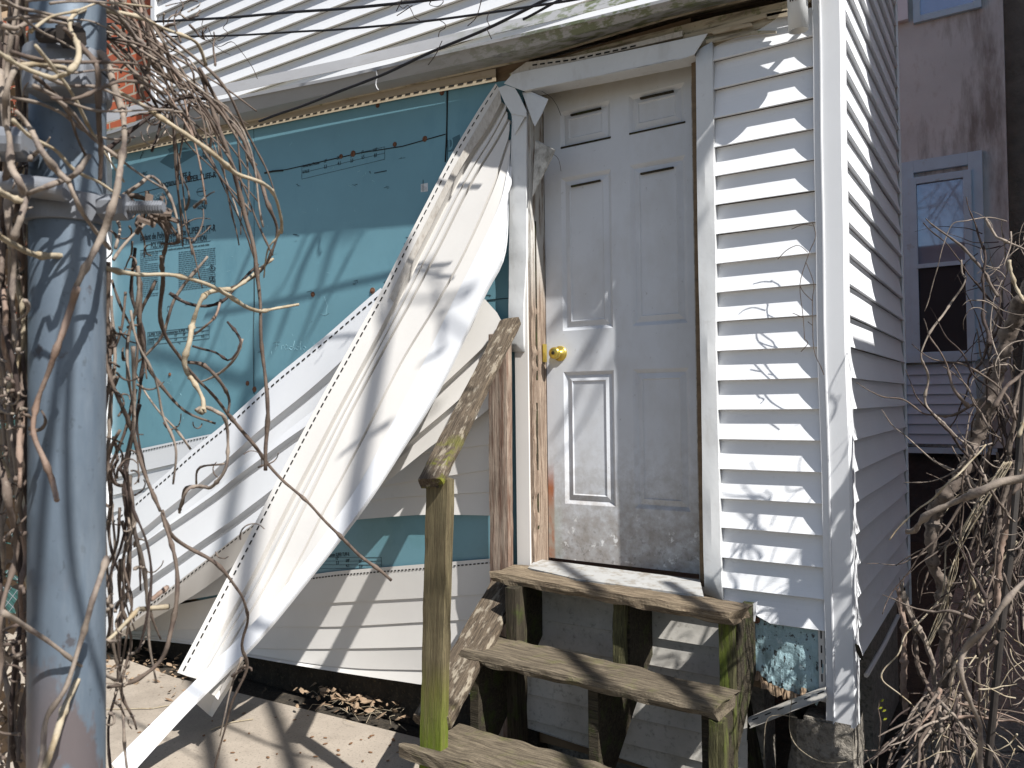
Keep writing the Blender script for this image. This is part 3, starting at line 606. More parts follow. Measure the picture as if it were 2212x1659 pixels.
Fl=[[(120,1012,Y1),(240,983,Y1),(463,936,Y1),(520,925,Y1)],[(120,1030,Y1),(240,1001,Y1),(440,953,Y1),(520,938,Y1)],[(120,1068,Y1),(240,1038,Y1),(440,992,Y1),(520,975,Y1)],[(120,1110,Y1),(240,1075,Y1),(440,1032,Y1),(520,1012,Y1)],[(120,1150,Y1),(240,1112,Y1),(440,1070,Y1),(520,1050,Y1)],[(120,1185,Y1),(240,1150,Y1),(440,1110,Y1),(520,1090,Y1)],[(120,1225,Y1),(240,1190,Y1),(440,1150,Y1),(520,1130,Y1)],[(120,1265,Y1),(240,1232,Y1),(440,1190,Y1),(520,1170,Y1)],[(120,1305,Y1),(240,1272,Y1),(440,1235,Y1),(520,1215,Y1)],[(120,1345,Y1),(240,1325,Y1),(440,1290,Y1),(520,1275,Y1)]]
sheet('far_left_siding',Fl,vinyl_b,AN,step=.005,groove=(.026,.014),slotf=(.3,.5))
# main long hanging sheet
def ln(pts,y0,y1,pw=1.0):
    n=len(pts);L=[0]
    for i in range(1,n): L.append(L[-1]+math.dist(pts[i],pts[i-1]))
    return [(x,y,y0+(y1-y0)*(l/L[-1])**pw) for (x,y),l in zip(pts,L)]
LS=thing('torn_siding_sheet',PZ(330,1600,0),'long cream vinyl siding sheet torn loose, hanging from the door head to the patio','siding sheet')
def yA(P,k): return [(x,y,-.035-.72*(max(0,y-180)/1280)**1.3+.010*k-.002*k*(y<260)-max(0,y-1380)/280*.19) for x,y,*_ in P]
A0=ln([(1071,180),(1031,240),(967,350),(871,533),(816,640),(733,790),(650,940),(563,1106),(500,1229),(383,1453)],-.03,-.70,1.3)
A1=ln([(1078,190),(1043,248),(984,352),(890,533),(838,640),(757,790),(674,940),(588,1106),(525,1229),(404,1461)],-.035,-.71,1.3)
A2=ln([(1088,222),(1060,275),(1000,370),(912,540),(856,655),(780,800),(700,950),(618,1106),(545,1250),(423,1468)],-.05,-.73,1.3)
A3=ln([(1098,258),(1070,310),(1022,390),(938,555),(880,665),(800,810),(722,965),(652,1110),(576,1262),(440,1490)],-.06,-.75,1.3)
A4=ln([(1100,300),(1085,345),(1060,420),(1000,553),(936,668),(867,783),(790,935),(705,1095),(622,1255),(462,1504)],-.065,-.77,1.3)
A5=ln([(1102,330),(1096,370),(1080,440),(1030,553),(972,668),(917,780),(842,925),(770,1053),(690,1180),(520,1395),(470,1512)],-.07,-.79,1.3)
A0,A1,A2,A3,A4,A5=[yA(P,k) for k,P in enumerate((A0,A1,A2,A3,A4,A5))]
def mid(P,Q,n=24):
    a=resample([Vector((x,y,v*1000)) for x,y,v in P],n);c=resample([Vector((x,y,v*1000)) for x,y,v in Q],n);return [(p.x,p.y,p.z/1000) for p in (u_.lerp(w_,.5) for u_,w_ in zip(a,c))]
sheet('upper_laps',[A0,A1,A2,mid(A2,A3),A3,A4,A5],vinyl_c,LS,m=90,step=.003,groove=((0,0),(0,0),(.024,.03),(.006,.016),(.011,.022),(.011,.022),(.009,.02)),wob=.004,slotn=80)
D0=[(x+2,y+1,v-.012) for x,y,v in A1[:5]];D1=[(x-6,y-2,v-.012) for x,y,v in A2[:5]]
sheet('dirty_lap_band',[D0,D1],hemdirt,LS,m=60,hem=False,step=0,wob=.006)
A5b=ln([(1101,335),(1095,375),(1078,445),(1024,560),(966,676),(911,790),(836,935),(764,1063),(650,1225),(547,1346),(433,1459),(270,1619),(240,1650)],-.075,-1.02,1.25)
A6=ln([(1101,352),(1099,385),(1092,430),(1060,560),(1018,650),(930,832),(848,972),(768,1092),(655,1240),(549,1364),(428,1480),(276,1634),(250,1662)],-.085,-1.05,1.25)
A6b=ln([(1101,360),(1099,395),(1097,440),(1087,553),(1044,640),(944,846),(861,980),(777,1106),(660,1258),(547,1393),(417,1519),(287,1659),(265,1685)],-.08,-1.06,1.25)
A5b,A6,A6b=[[(x,y,v-.006-.075*min(1,max(0,(y-950)/420))) for x,y,v in yA(P,k)] for k,P in ((5,A5b),(5.6,A6),(6.2,A6b))]
A7=[(x-4,y+5,v+.02) for x,y,v in A6b]
sheet('bottom_channel_lap',[A5b,A6,A6b,A7],vinyl_b,LS,m=70,hem=False,step=.003,groove=(.005,.012),wob=.003)
# hidden folded laps near its foot
K0=ln([(508,1420),(470,1490),(452,1545)],-.72,-.62);K1=ln([(528,1430),(500,1480),(459,1549)],-.72,-.64)
K2=ln([(462,1440),(447,1470),(430,1500),(423,1519)],-.72,-.66)
sheet('folded_end_lap',[K2,K0,K1],vinyl_c,LS,m=10,hem=False,step=0,wob=.004)
b=B();q=[(870,533),(838,590),(800,640),(775,700)]
# second sheet fanning to the left
BS=thing('torn_siding_sheet',PZ(300,1500,0),'wide white siding sheet sagging sideways behind the fence post, overlapped by the long sheet','siding sheet')
B0=ln([(822,622),(737,696),(655,765),(573,833),(483,916),(417,970),(333,1046),(267,1100),(150,1190)],-.05,-.20)
B1=ln([(838,640),(750,712),(668,780),(586,850),(498,931),(430,985),(345,1060),(278,1115),(150,1212)],-.06,-.22)
B2=ln([(800,735),(730,800),(650,868),(570,934),(500,996),(383,1093),(290,1168),(150,1275)],-.075,-.27)
B3=ln([(740,880),(647,941),(560,1005),(423,1106),(290,1196),(150,1295)],-.10,-.30)
B4=ln([(690,1000),(620,1045),(540,1106),(400,1205),(280,1290),(150,1380)],-.13,-.33)
B5=ln([(640,1080),(600,1108),(547,1139),(393,1259),(253,1366),(150,1440)],-.16,-.36)
sheet('fanned_laps',[B0,B1,B2,B3,B4,B5],vinyl_b,BS,m=50,step=.010,groove=(.040,.06),wob=.008,slotn=70)
B6=ln([(640,1078),(600,1104),(547,1132),(393,1250),(253,1356),(150,1430)],-.19,-.39);B7=ln([(636,1092),(596,1118),(540,1148),(386,1270),(247,1376),(150,1450)],-.18,-.38)
B8=ln([(600,1150),(560,1175),(520,1210),(420,1285),(270,1372),(160,1440)],-.14,-.34)
sheet('lower_folded_lap',[B6,B7,B8],vinyl_c,BS,m=26,step=.004,slotn=60,slotf=(.25,.5))
# third sheet behind at right
CS=thing('torn_siding_sheet',PZ(900,1480,0),'short cream siding piece with a cut corner, tilted behind the handrail','siding sheet')
C0=ln([(1047,646),(985,725),(900,830),(820,930),(760,1010)],-.035,-.20);C1=ln([(1074,676),(1010,752),(925,850),(840,950),(775,1030)],-.04,-.21)
C2=ln([(1088,694),(1060,742),(955,842),(880,925),(800,1025),(770,1062)],-.04,-.22);C3=ln([(1090,765),(1000,863),(894,953),(830,1016),(775,1078)],-.035,-.22);C4=ln([(1090,850),(1030,905),(950,950),(861,1020),(807,1063),(774,1098)],-.03,-.22)
sheet('laps',[C0,C1,C2,C3,C4],vinyl_c,CS,m=30,hem=False,step=.006,groove=(.022,.028),wob=.006)
# ================================================================= STEPS
ST=thing('wooden_steps',(-.7,-.5,0),'weathered mossy wooden steps with one handrail, leading up to the white door','steps')
def tread(p0,p1,w_,t_,mat,n=70,taper=1): return plank('tread',p0,p1,w_,t_,(0,0,1),mat,ST,n=n,jit=.0034,ends=.012,taper=taper)
tread((-1.225,-.135,.779),(-.182,-.287,.779),.205,.042,w_top,taper=.70)
tread((-1.19,-.388,.537),(-.18,-.455,.535),.25,.040,w_grey,taper=.74)
tread((-1.165,-.675,.285),(-.06,-.675,.275),.235,.040,w_grey)
plank('tread_lip',(-1.245,-.792,.278),(-.06,-.792,.272),.032,.045,(0,0,1),w_grey,ST,jit=.003)
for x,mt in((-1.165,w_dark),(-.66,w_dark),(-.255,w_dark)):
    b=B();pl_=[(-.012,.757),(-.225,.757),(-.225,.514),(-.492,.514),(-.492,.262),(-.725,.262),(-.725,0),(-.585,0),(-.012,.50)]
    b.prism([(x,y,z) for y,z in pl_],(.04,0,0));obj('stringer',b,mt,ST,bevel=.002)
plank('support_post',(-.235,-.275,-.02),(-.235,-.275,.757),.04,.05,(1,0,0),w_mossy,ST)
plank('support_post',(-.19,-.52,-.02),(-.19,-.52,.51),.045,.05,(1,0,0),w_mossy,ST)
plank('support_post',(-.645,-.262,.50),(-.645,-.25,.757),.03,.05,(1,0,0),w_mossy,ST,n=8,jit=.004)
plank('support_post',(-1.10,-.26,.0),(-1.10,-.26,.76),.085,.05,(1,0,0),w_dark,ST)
pf=plank('front_rail_post',(-1.150,-.748,0.0),(-1.055,-.80,1.245),.098,.042,(0,1,0),w_post,ST,n=30,jit=.0012)
plank('back_rail_post',(-1.294,-.075,0.0),(-1.288,-.075,1.80),.100,.045,(0,-1,0),w_red,ST,n=30,jit=.001)
plank('handrail',(-1.248,-.05,1.855),(-1.058,-.85,1.232),.092,.038,(0,-.6,.8),w_rail,ST,n=44,jit=.0016)
plank('side_brace',(-1.262,-.03,.745),(-1.135,-.76,.39),.15,.045,(0,-.4,1),w_rail,ST,n=30,jit=.002)
b=B()
for x,y in((1200,1560),(1222,1563)):pass
for p in((-1.118,-.775,.5),(-1.090,-.778,.5)): b.tube([p,(p[0],p[1]-.006,p[2])],.004,7)
obj('nail_hole',b,black,pf)
b=B();random.seed(5)
for i in range(26):
    p=PD(928+random.uniform(-6,12),1028+random.uniform(-14,8),2.74);b.tube([p,p+Vector((random.uniform(-.006,.006),-.006,random.uniform(0,.01)))],random.uniform(.003,.008),5,jit=.3)
mossm=M('moss',(.30,.32,.02),.95,.3,60);obj('moss_clump',b,mossm,ST)
# ================================================================= GALVANISED FENCE POST
FP=thing('fence_post',(-.194,-2.505,0),'thick galvanised steel fence post with clamps, wrapped in dry vines, nearest the camera','fence post')
pc=(-.194,-2.505)
b=lathe([(.0352,-.05),(.0352,.4),(.0351,1.0),(.035,1.5),(.035,2.3)],(pc[0],pc[1],0),(0,0,1),48);obj('post_tube',b,galv,FP,smooth=True)
# dir in view
vr=RT.normalized();vf=Vector((fw.x,fw.y,0)).normalized();vr=Vector((vr.x,vr.y,0)).normalized()
def band(z0,z1,r,name='clamp_band'):
    r-=.004;b=lathe([(.0352,z0),(r,z0),(r+.001,(z0+z1)/2),(r,z1),(.0352,z1)],(pc[0],pc[1],0),(0,0,1),40);return obj(name,b,galv2,FP,smooth=False,bevel=.0008)
pcv=Vector((pc[0],pc[1],0))
def zp(y): return 1.5+(870-y)/F*.8
b1=band(zp(146),zp(105),.0445);b2=band(zp(198),zp(152),.044)
b=B();q=pcv-vf*.045+vr*.004;b.hexa([q+vr*dx+vf*dy+Vector((0,0,dz)) for dz in(zp(232),zp(172)) for dx,dy in((-.012,-.022),(.052,-.028),(.050,.02),(-.012,.02))]);obj('clamp_bracket',b,galv2,FP,bevel=.004)
b=B();q=pcv-vf*.03-vr*.055
b.tube([pcv-vf*.052-vr*.075+Vector((0,0,zp(330))),pcv-vf*.054-vr*.005+Vector((0,0,zp(335)))],.0165,14)
b.tube([pcv-vf*.05-vr*.12+Vector((0,0,zp(385))),pcv-vf*.052+vr*.03+Vector((0,0,zp(430)))],.011,10);obj('rail_end_cup',b,galv2,FP,bevel=.002)
b4=band(zp(475),zp(415),.0435)
b=B();p=pcv+vr*.045-vf*.02+Vector((0,0,zp(447)));b.tube([p,p+vr*.026],.013,6);b.tube([p+vr*.02,p+vr*.062],.0055,8)
for i in range(12): b.tube([p+vr*(.03+i*.0026),p+vr*(.0312+i*.0026)],.0068,8)
obj('carriage_bolt',b,galv2,FP)
b=B();p=pcv-vf*.05+vr*.0+Vector((0,0,zp(108)));b.tube([p,p+vr*.03],.007,8);b.tube([p+vr*.022,p+vr*.04],.012,6);obj('carriage_bolt',b,ironm,FP)
# chain link fence with green screen, far left
CF=thing('chain_link_fence',(-4.9,-1,0),'chain link fence with green privacy fabric behind the vines at the far left','fence')
b=B();x=-4.95
for s in(-1,1):
    for i in range(64):
        y0=-2.6+i*.055;y1=y0+s*1.55*.9
        P=[(x+.006*math.sin(k*math.pi+ (0 if s>0 else math.pi)),y0+(y1-y0)*k/28,.1+1.75*k/28) for k in range(29)];P=[q for q in P if -2.3<q[1]<.3]
        if len(P)>1: b.tube(P,.0022,3)
obj('wire_mesh',b,galv2,CF)
b=B();b.box(-5.05,-5.045,-2.4,.32,.05,1.85);obj('privacy_fabric',b,fabric,CF)
b=B();b.tube([(x,-2.4,1.86),(x,.32,1.86)],.02,10);b.tube([(x,.3,0),(x,.3,1.9)],.025,10);b.tube([(x,-2.3,0),(x,-2.3,1.9)],.025,10);obj('fence_frame',b,galv2,CF)
# ================================================================= NEIGHBOUR HOUSES
BH=thing('brick_house',(-6.5,1,0),'orange brick house wall beyond the annex, glimpsed through vines at the top left','house')
b=B();b.box(-9,-4.48,.42,6,0,7.5);obj('wall',b,brick_m,BH)
SH=thing('stucco_house',(0,7,0),'stained stucco house with a blue-shaded sash window at the back of the side passage','house')
YB=6.6
def on(x,y,v=YB): return PY(x,y,v)
b=B();
b.box(-4.2,on(2180,500).x,YB,YB+5,on(2000,965).z,8.2);obj('wall',b,stucco,SH)
b=B();b.box(-4.2,on(2180,500).x+.02,YB+.03,YB+5,-.06,on(2000,965).z-.003);obj('foundation',b,stone,SH)
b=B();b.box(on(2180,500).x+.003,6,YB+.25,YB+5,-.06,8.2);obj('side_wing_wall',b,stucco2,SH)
def fr(x0,y0,x1,y1,wd,yf,th,mat,name,par):
    a=on(x0,y0,yf);c=on(x1,y1,yf);X0,X1,Z1,Z0=a.x,c.x,a.z,c.z;b=B()
    b.box(X0,X0+wd,yf,yf+th,Z0,Z1);b.box(X1-wd,X1,yf,yf+th,Z0,Z1);b.box(X0+wd,X1-wd,yf,yf+th,Z1-wd,Z1);b.box(X0+wd,X1-wd,yf,yf+th,Z0,Z0+wd);return obj(name,b,mat,par,bevel=.003),(X0+wd,X1-wd,Z0+wd,Z1-wd)
W1,_=fr(1944,352,2133,775,.13,YB-.05,.05,paintb,'window',SH)
_o,(wx0,wx1,wz0,wz1)=fr(1962,385,2108,772,.075,YB-.07,.06,paintb,'window_sash',W1)
zm=on(2030,573).z
b=B();b.box(wx0,wx1,YB-.035,YB-.03,zm,wz1);obj('upper_pane',b,glassm,W1)
b=B();b.box(wx0,wx1,YB-.055,YB-.05,wz0,zm);obj('insect_screen',b,screenm,W1)
b=B();b.box(wx0-.02,wx1+.02,YB-.085,YB-.03,zm-.025,zm+.02);obj('meeting_rail',b,paintb,W1)
b=B();b.box(on(1940,768).x,on(2112,768).x,YB-.10,YB,wz0-.11,wz0-.03);obj('window_sill',b,paintb,W1)
W2,q2=fr(1965,-260,2120,14,.07,YB-.05,.05,paintb,'window',SH)
b=B();b.box(q2[0],q2[1],YB-.03,YB-.02,q2[2],q2[3]);obj('window_pane',b,glassm,W2)
b=B();b.box(on(1920,0).x,on(1962,0).x,YB-.08,YB,on(1950,50).z,8);obj('white_trim_board',b,vinyl_b,SH)
zt=on(2000,775).z;zb=on(2000,958).z;lp=(zt-zb)/8.6
LAPs=LAP;LAP=lp
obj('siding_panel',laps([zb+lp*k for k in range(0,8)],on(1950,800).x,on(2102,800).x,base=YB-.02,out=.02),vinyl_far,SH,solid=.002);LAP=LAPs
b=B();b.box(on(1945,800).x,on(1955,800).x,YB-.06,YB,zb-.03,zt+.06);b.box(on(2100,800).x,on(2108,800).x,YB-.06,YB,zb-.03,zt+.06);b.box(on(1945,800).x,on(2150,800).x,YB-.07,YB-.0,zb-.10,zb-.04);b.box(on(1945,800).x,on(2112,800).x,YB-.09,YB-.061,zt+.02,zt+.06);obj('panel_trim',b,paintb,SH)
# house-like blocker added out of view on the right, stepped to shape the passage shade
NB=thing('added_house_blocker',(3,3,0),'pale house-shaped shade blocker added beside the passage, out of frame at the right','house')
b=B();b.box(1.6,5.5,.16,6.5,3.43,9.4);obj('upper_wall',b,greyside,NB)
b=B();b.prism([(1.6,-.33,-.06),(1.6,6.3,-.06),(1.6,6.3,3.43),(1.6,-.35,3.43)],(3.9,0,0));obj('lower_blocker_wall',b,greyside,NB)
b=B();b.prism([(1.55,.15,9.4),(5.6,.15,9.4),(3.5,.15,10.8)],(0,6.4,0));obj('roof',b,stone,NB)
# slab bits of the passage
b=B();b.prism([(.13,-.2,-.02),(.75,-.25,-.02),(.95,.9,-.02),(.6,1.1,-.02),(.16,.8,-.02)],(0,0,-.05));b.prism([(.17,.86,-.025),(.6,1.13,-.025),(1.3,.95,-.025),(1.4,6.3,-.03),(.14,6.3,-.03)],(0,0,-.05));tag(obj('passage_slab',b,concr),'cracked dark concrete floor of the side passage','path',kind='structure')
# ================================================================= CABLES
def cable(P,y,r,label,twigs=()):
    b=B();pts=smooth([PY(a,c,y) for a,c in P],6);b.tube(pts,r,8);o=obj('overhead_cable',b,cablem);tag(o,label,'cable','cables crossing above the gutter')
    if twigs:
        t=B()
        for Q in twigs: t.tube(smooth([PY(a,c,y-.01) for a,c in Q],4),.0018,4,jit=.2)
        obj('tendril',t,v_dark,o)
cable([(150,58),(233,52),(350,46),(493,38),(620,27),(750,18),(900,3),(980,-6)],-.45,.0065,'uppermost black cable, hung with dead tendrils, running to the gutter end',[[(440,40),(436,55),(446,62),(440,72),(450,80)],[(493,36),(490,50),(482,60),(492,72),(480,85),(470,88)],[(857,6),(870,18),(882,12),(892,30),(896,38),(906,44)],[(933,0),(928,10),(945,14),(957,5),(955,-4)],[(868,0),(856,24)],[(891,12),(857,34)]])
cable([(150,86),(300,80),(493,77),(650,68),(740,63),(900,48),(1060,27),(1200,6),(1260,-4)],-.42,.005,'thin black cable just below the uppermost one, nearly level',[[(1057,24),(1052,42),(1057,56),(1050,60)],[(945,42),(960,50),(962,60),(950,68),(947,80)],[(1050,60),(1062,84)],[(955,88),(941,118),(925,140)],[(1042,-10),(1035,20),(1027,40),(1010,56)],[(430,66),(460,95),(480,110),(497,118)],[(450,60),(470,100),(500,90),(520,110),(545,145),(556,170)]])
cable([(560,262),(600,247),(650,230),(737,196),(830,160),(930,113),(1050,63),(1177,0),(1230,-26)],-.26,.0065,'thick black cable dipping across the gutter to the blue board')
cable([(1130,42),(1150,32),(1197,6),(1240,-16)],-.40,.005,'short doubled cable end beside the thick cable near the top edge')
# ================================================================= DRY VINES
def vine(b,P,d0,d1,r0,r1,sm=5,node=True,dj=.0,n=6):
    m=len(P);pts=[PD(x,y,d0+(d1-d0)*i/(m-1)+random.uniform(-dj,dj)) for i,(x,y) in enumerate(P)]
    pts=smooth(pts,sm);k=len(pts);ph=random.uniform(0,6);rad=[]
    if node:
        sd=random.uniform(0,50);tot=sum((pts[i]-pts[i-1]).length for i in range(1,k));k2=max(k,min(160,int(tot/.010)));pts=resample(pts,k2);k=k2
        pts=[q+Vector([noise.noise(q*13+Vector((sd,c*9,0))) for c in(0,1,2)])*min(r0*1.6,.010) for q in pts]
    for i in range(k):
        r=r0+(r1-r0)*i/(k-1)
        if node: r*=1+.55*max(0,math.sin(i*.62+ph))**14+random.uniform(-.1,.1)+.15*math.sin(i*.21+ph)
        rad.append(r*(.78 if node else 1))
    b.tube(pts,rad,n,jit=.22 if r0>.006 else .08);return pts
def vthing(label,specs,loc,name='dry_vine',cat='vine',group='dry vines on and around the fence post',mat=None):
    t=thing(name,loc,label,cat,group)
    for sp in specs:
        mt,P,d0,d1,r0,r1=sp[:6];b=B();pts=vine(b,P,d0,d1,r0,r1,dj=.012);obj('stem',b,mt,t,smooth=True)
    return t
L0=(-.25,-2.45,0)
vthing('straw coloured runner slanting from the left edge across the post top to the blue board',[(v_straw,[(-20,105),(0,116),(50,147),(110,170),(128,168),(147,160)],.62,.66,.0028,.002),(v_straw,[(45,141),(90,138),(150,154),(200,173),(333,243),(460,333),(510,373),(567,393),(598,425),(608,467),(605,500)],.66,1.0,.0028,.0028),(v_straw,[(605,495),(600,510),(583,530),(575,560),(570,600)],1.0,1.05,.002,.001)],L0)
vthing('straw coloured stem looping in a tall hook over the post top',[(v_straw,[(150,151),(163,130),(164,108),(150,70),(150,40),(165,22),(195,16),(235,25),(310,42),(360,62),(400,78),(425,97),(440,140)],.64,.95,.003,.0025)],L0)
vthing('thick pale runner crossing the post at mid height to the blue board, tip pointing right',[(v_straw,[(-20,490),(0,503),(40,530),(77,553),(150,561),(233,576),(300,585),(367,593),(443,613),(490,634),(533,660),(567,673),(600,668),(650,661)],.62,1.15,.0035,.003),(v_straw,[(-20,405),(0,415),(30,430),(57,440)],.62,.64,.003,.003)],L0)
vthing('pale stem curling down in a big hook in front of the blue board',[(v_straw,[(500,630),(470,630),(443,640),(425,665),(413,700),(405,740),(398,775),(403,805),(420,830),(438,865),(437,890),(428,887)],1.05,1.0,.004,.0045),(v_pale,[(425,885),(445,880),(470,892),(485,905),(492,950),(492,1000),(480,1030),(455,1055),(430,1050),(405,1058),(390,1085),(385,1105)],1.0,1.05,.003,.0025),(v_straw,[(590,560),(560,585),(530,610),(500,630)],1.1,1.05,.002,.003),(v_peach,[(480,650),(470,680),(450,700),(420,720)],1.05,1.05,.0025,.0018)],L0)
vthing('peach coloured bent stem hanging down the face of the post',[(v_peach,[(160,625),(145,670),(125,740),(105,810),(83,870),(76,930),(100,996),(115,1040),(130,1086)],.69,.68,.0034,.0026)],L0)
vthing('long straight brown vine slanting down over the torn sheet to a blunt tip',[(v_brown,[(353,560),(353,603),(350,686),(377,753),(427,820),(467,863),(510,916),(547,963),(580,1006),(680,1103),(760,1180),(845,1255)],1.0,1.45,.0032,.0036)],L0)
vthing('dark upright vine hanging straight down over the white sheet from the drooping cluster',[(v_brown,[(430,150),(460,250),(493,333),(520,433),(550,553),(562,700),(570,780),(580,900),(577,1017)],1.0,1.1,.0035,.003),(v_brown,[(430,143),(477,233),(520,300),(533,333),(560,390),(580,443),(600,500),(590,545),(560,590),(515,620),(490,630)],1.0,1.1,.0035,.0025)],L0)
vthing('pale angular vine zigzagging over the left side of the post clamps',[(v_pale,[(30,140),(14,190),(12,250),(25,300),(27,350),(40,385),(55,420),(50,470),(35,520)],.66,.66,.0035,.0035),(v_pale,[(30,240),(60,275),(90,330),(120,370),(143,390)],.67,.66,.003,.003),(v_pale,[(60,420),(100,402),(143,390),(170,372),(200,335)],.66,.7,.003,.0025),(v_pale,[(143,390),(165,440),(190,480),(240,540)],.66,.75,.0025,.002),(v_brown,[(140,60),(170,95),(200,130),(205,190),(215,260),(222,330),(215,400)],.7,.74,.003,.003),(v_pale,[(0,35),(60,28),(130,40),(180,60),(240,110),(310,170),(350,200)],.7,.9,.003,.0025),(v_pale,[(0,50),(40,60),(80,45),(150,50)],.7,.72,.003,.002)],L0)
vthing('stout grey vine bowing in front of the right edge of the post top',[(v_pale,[(215,120),(232,155),(247,207),(262,245),(273,300),(268,350),(247,433),(220,493),(193,553),(165,620)],.78,.70,.004,.0038),(v_pale,[(240,0),(262,43),(290,80),(318,110),(313,160),(303,187),(310,213)],.85,.9,.003,.0025)],L0)
vthing('tan vine rising from the patio at the bottom left across the post foot',[(v_straw,[(367,1310),(313,1316),(290,1323),(240,1373),(200,1406),(167,1460),(143,1523),(123,1590),(90,1680)],.95,.66,.003,.0034),(v_pale,[(0,1316),(77,1370),(150,1423),(200,1448),(247,1470)],.66,.85,.0028,.0022),(v_pale,[(228,1200),(200,1280),(173,1390),(140,1490),(98,1553),(90,1640),(80,1680)],.7,.66,.0028,.0032),(v_peach,[(357,1270),(335,1290),(322,1302)],.98,.95,.004,.003)],L0)
vthing('brown vine arching over the torn sheet foot with a dangling knotted end',[(v_brown,[(350,1100),(367,1145),(400,1180),(467,1216),(517,1273),(533,1313),(533,1350),(522,1400),(530,1440),(505,1506),(482,1583),(465,1670)],.98,1.25,.003,.0022),(v_pale,[(520,1420),(500,1480),(487,1540),(475,1590)],1.2,1.22,.002,.0015),(v_brown,[(530,1438),(512,1452),(500,1462),(520,1450),(540,1442),(545,1450)],1.2,1.2,.003,.002),(v_brown,[(353,1106),(377,1206),(384,1293),(377,1356),(353,1426),(290,1476),(235,1486)],.95,.9,.003,.003)],L0)
# tangle of stems on the right edge of the post
T=thing('dry_vine',L0,'dense brown vine tangle climbing just right of the post and drooping over the blue board','vine','dry vines on and around the fence post')
random.seed(21)
spec=[[(207,620),(213,686),(230,786),(260,870),(290,953),(320,1036),(347,1106)],[(238,640),(242,720),(246,800),(240,900),(232,1000),(242,1100),(250,1180),(234,1260),(242,1360),(256,1450),(262,1560),(280,1680)],
 [(290,1106),(277,1223),(267,1293),(260,1373),(253,1473),(235,1560),(240,1680)],[(333,603),(303,670),(297,736),(320,796),(393,880),(463,916)],[(447,553),(380,646),(350,726),(317,766),(290,800),(340,880),(380,930),(413,973)],
 [(367,636),(400,656),(443,663),(483,653),(510,625),(560,570)],[(407,780),(443,786),(473,820),(493,860),(490,893)],[(523,733),(507,776),(477,806),(437,826),(407,816)],[(413,746),(463,763),(497,783),(523,740),(493,696)],
 [(450,1053),(400,1053),(393,1086),(385,1106)],[(483,1000),(433,1010),(423,1046)],[(260,1010),(275,1040),(272,1100),(280,1160)],[(232,560),(236,700),(238,820),(226,960),(229,1120),(240,1300),(228,1450)],[(250,430),(300,400),(330,380),(370,430),(390,520)],
 [(222,330),(260,300),(330,250),(400,215),(470,225)],[(320,410),(330,460),(360,500),(355,560),(353,600)],[(250,560),(290,500),(330,460)],[(290,160),(330,210),(350,260),(330,330)],[(265,420),(330,440),(390,520),(350,530)],[(250,540),(257,500),(245,470)]]
for i,P in enumerate(spec):
    b=B();d=.85+.012*(P[0][0]-200)/10+random.uniform(-.03,.06);vine(b,P,d,d+.06,.0028 if i%3 else .0036,.0022,dj=.015);obj('stem',b,(v_brown,v_pale,v_dark)[i%3],T,smooth=True)
for i in range(20):
    x=random.uniform(228,300);y=random.uniform(520,1250);P=[(x,y)];a=random.uniform(1.35,1.75);st_k=random.uniform(60,105)
    for q in range(random.choice((4,5,6))): a=1.57+(a-1.57)*.6+random.uniform(-.35,.35);P.append((P[-1][0]+st_k*math.cos(a),P[-1][1]+st_k*math.sin(a)))
    b=B();d=random.uniform(.84,.98);vine(b,P,d,d+.04,random.uniform(.0018,.0034),.0014,dj=.01);obj('stem',b,(v_brown,v_dark,v_pale,v_brown)[i%4],T,smooth=True)
# drooping cluster, upper right of post
T2=thing('dry_vine',L0,'drooping spray of thin brown stems arching from the post top over the brick and siding','vine','dry vines on and around the fence post')
for i in range(30):
    x0=random.uniform(150,330);y0=random.uniform(-30,90);x1=random.uniform(300,420);y1=random.uniform(90,220);x2=random.uniform(380,560);y2=y1+random.uniform(90,260);x3=x2+random.uniform(0,90);y3=y2+random.uniform(60,260)
    P=[(x0,y0),((x0+x1)/2+random.uniform(-20,20),(y0+y1)/2+random.uniform(-15,10)),(x1,y1),((x1+x2)/2+random.uniform(-10,25),(y1+y2)/2-10),(x2,y2)]
    if i%2: P.append((x3,y3))
    b=B();d=random.uniform(.8,1.1);vine(b,P,d,d+random.uniform(0,.2),random.uniform(.0018,.0034),.0012,dj=.02);obj('stem',b,random.choice([v_brown,v_pale,v_brown,v_peach]),T2,smooth=True)
for P in ([(-.16,-2.46,1.98),(.05,-2.55,2.12),(.40,-2.72,2.10),(.75,-2.85,2.05),(1.0,-2.9,1.9)],[(-.15,-2.5,2.0),(.1,-2.62,2.25),(.35,-2.75,2.3),(.5,-2.95,2.15)],[(-.2,-2.5,2.1),(.2,-2.6,2.35),(.6,-2.7,2.45),(1.1,-2.75,2.3),(1.3,-2.9,2.0)],[(.2,-2.6,2.35),(.45,-2.72,2.18),(.62,-2.74,2.12),(.8,-2.68,2.2),(.9,-2.6,2.4)],[(0,-2.5,2.05),(.22,-2.6,2.02),(.3,-2.5,2.15)]):
    b=B();b.tube(smooth(P,8),.0042,6,jit=.1);obj('stem',b,v_brown,T2,smooth=True)  # stems added above the view to cast arc shadows on the post
for i in range(16):
    y0=random.uniform(-20,330);x0=random.uniform(-20,120);P=[(x0,y0)];a=random.uniform(-.5,1.1);st_k=random.uniform(45,75)
    for q in range(5): a+=random.uniform(-.35,.45);P.append((P[-1][0]+st_k*math.cos(a),P[-1][1]+st_k*math.sin(a)))
    b=B();d=random.uniform(.62,.70);vine(b,P,d,d+.12,random.uniform(.0016,.0026),.0012,dj=.008);obj('stem',b,random.choice([v_pale,v_brown,v_pale,v_straw]),T2,smooth=True)
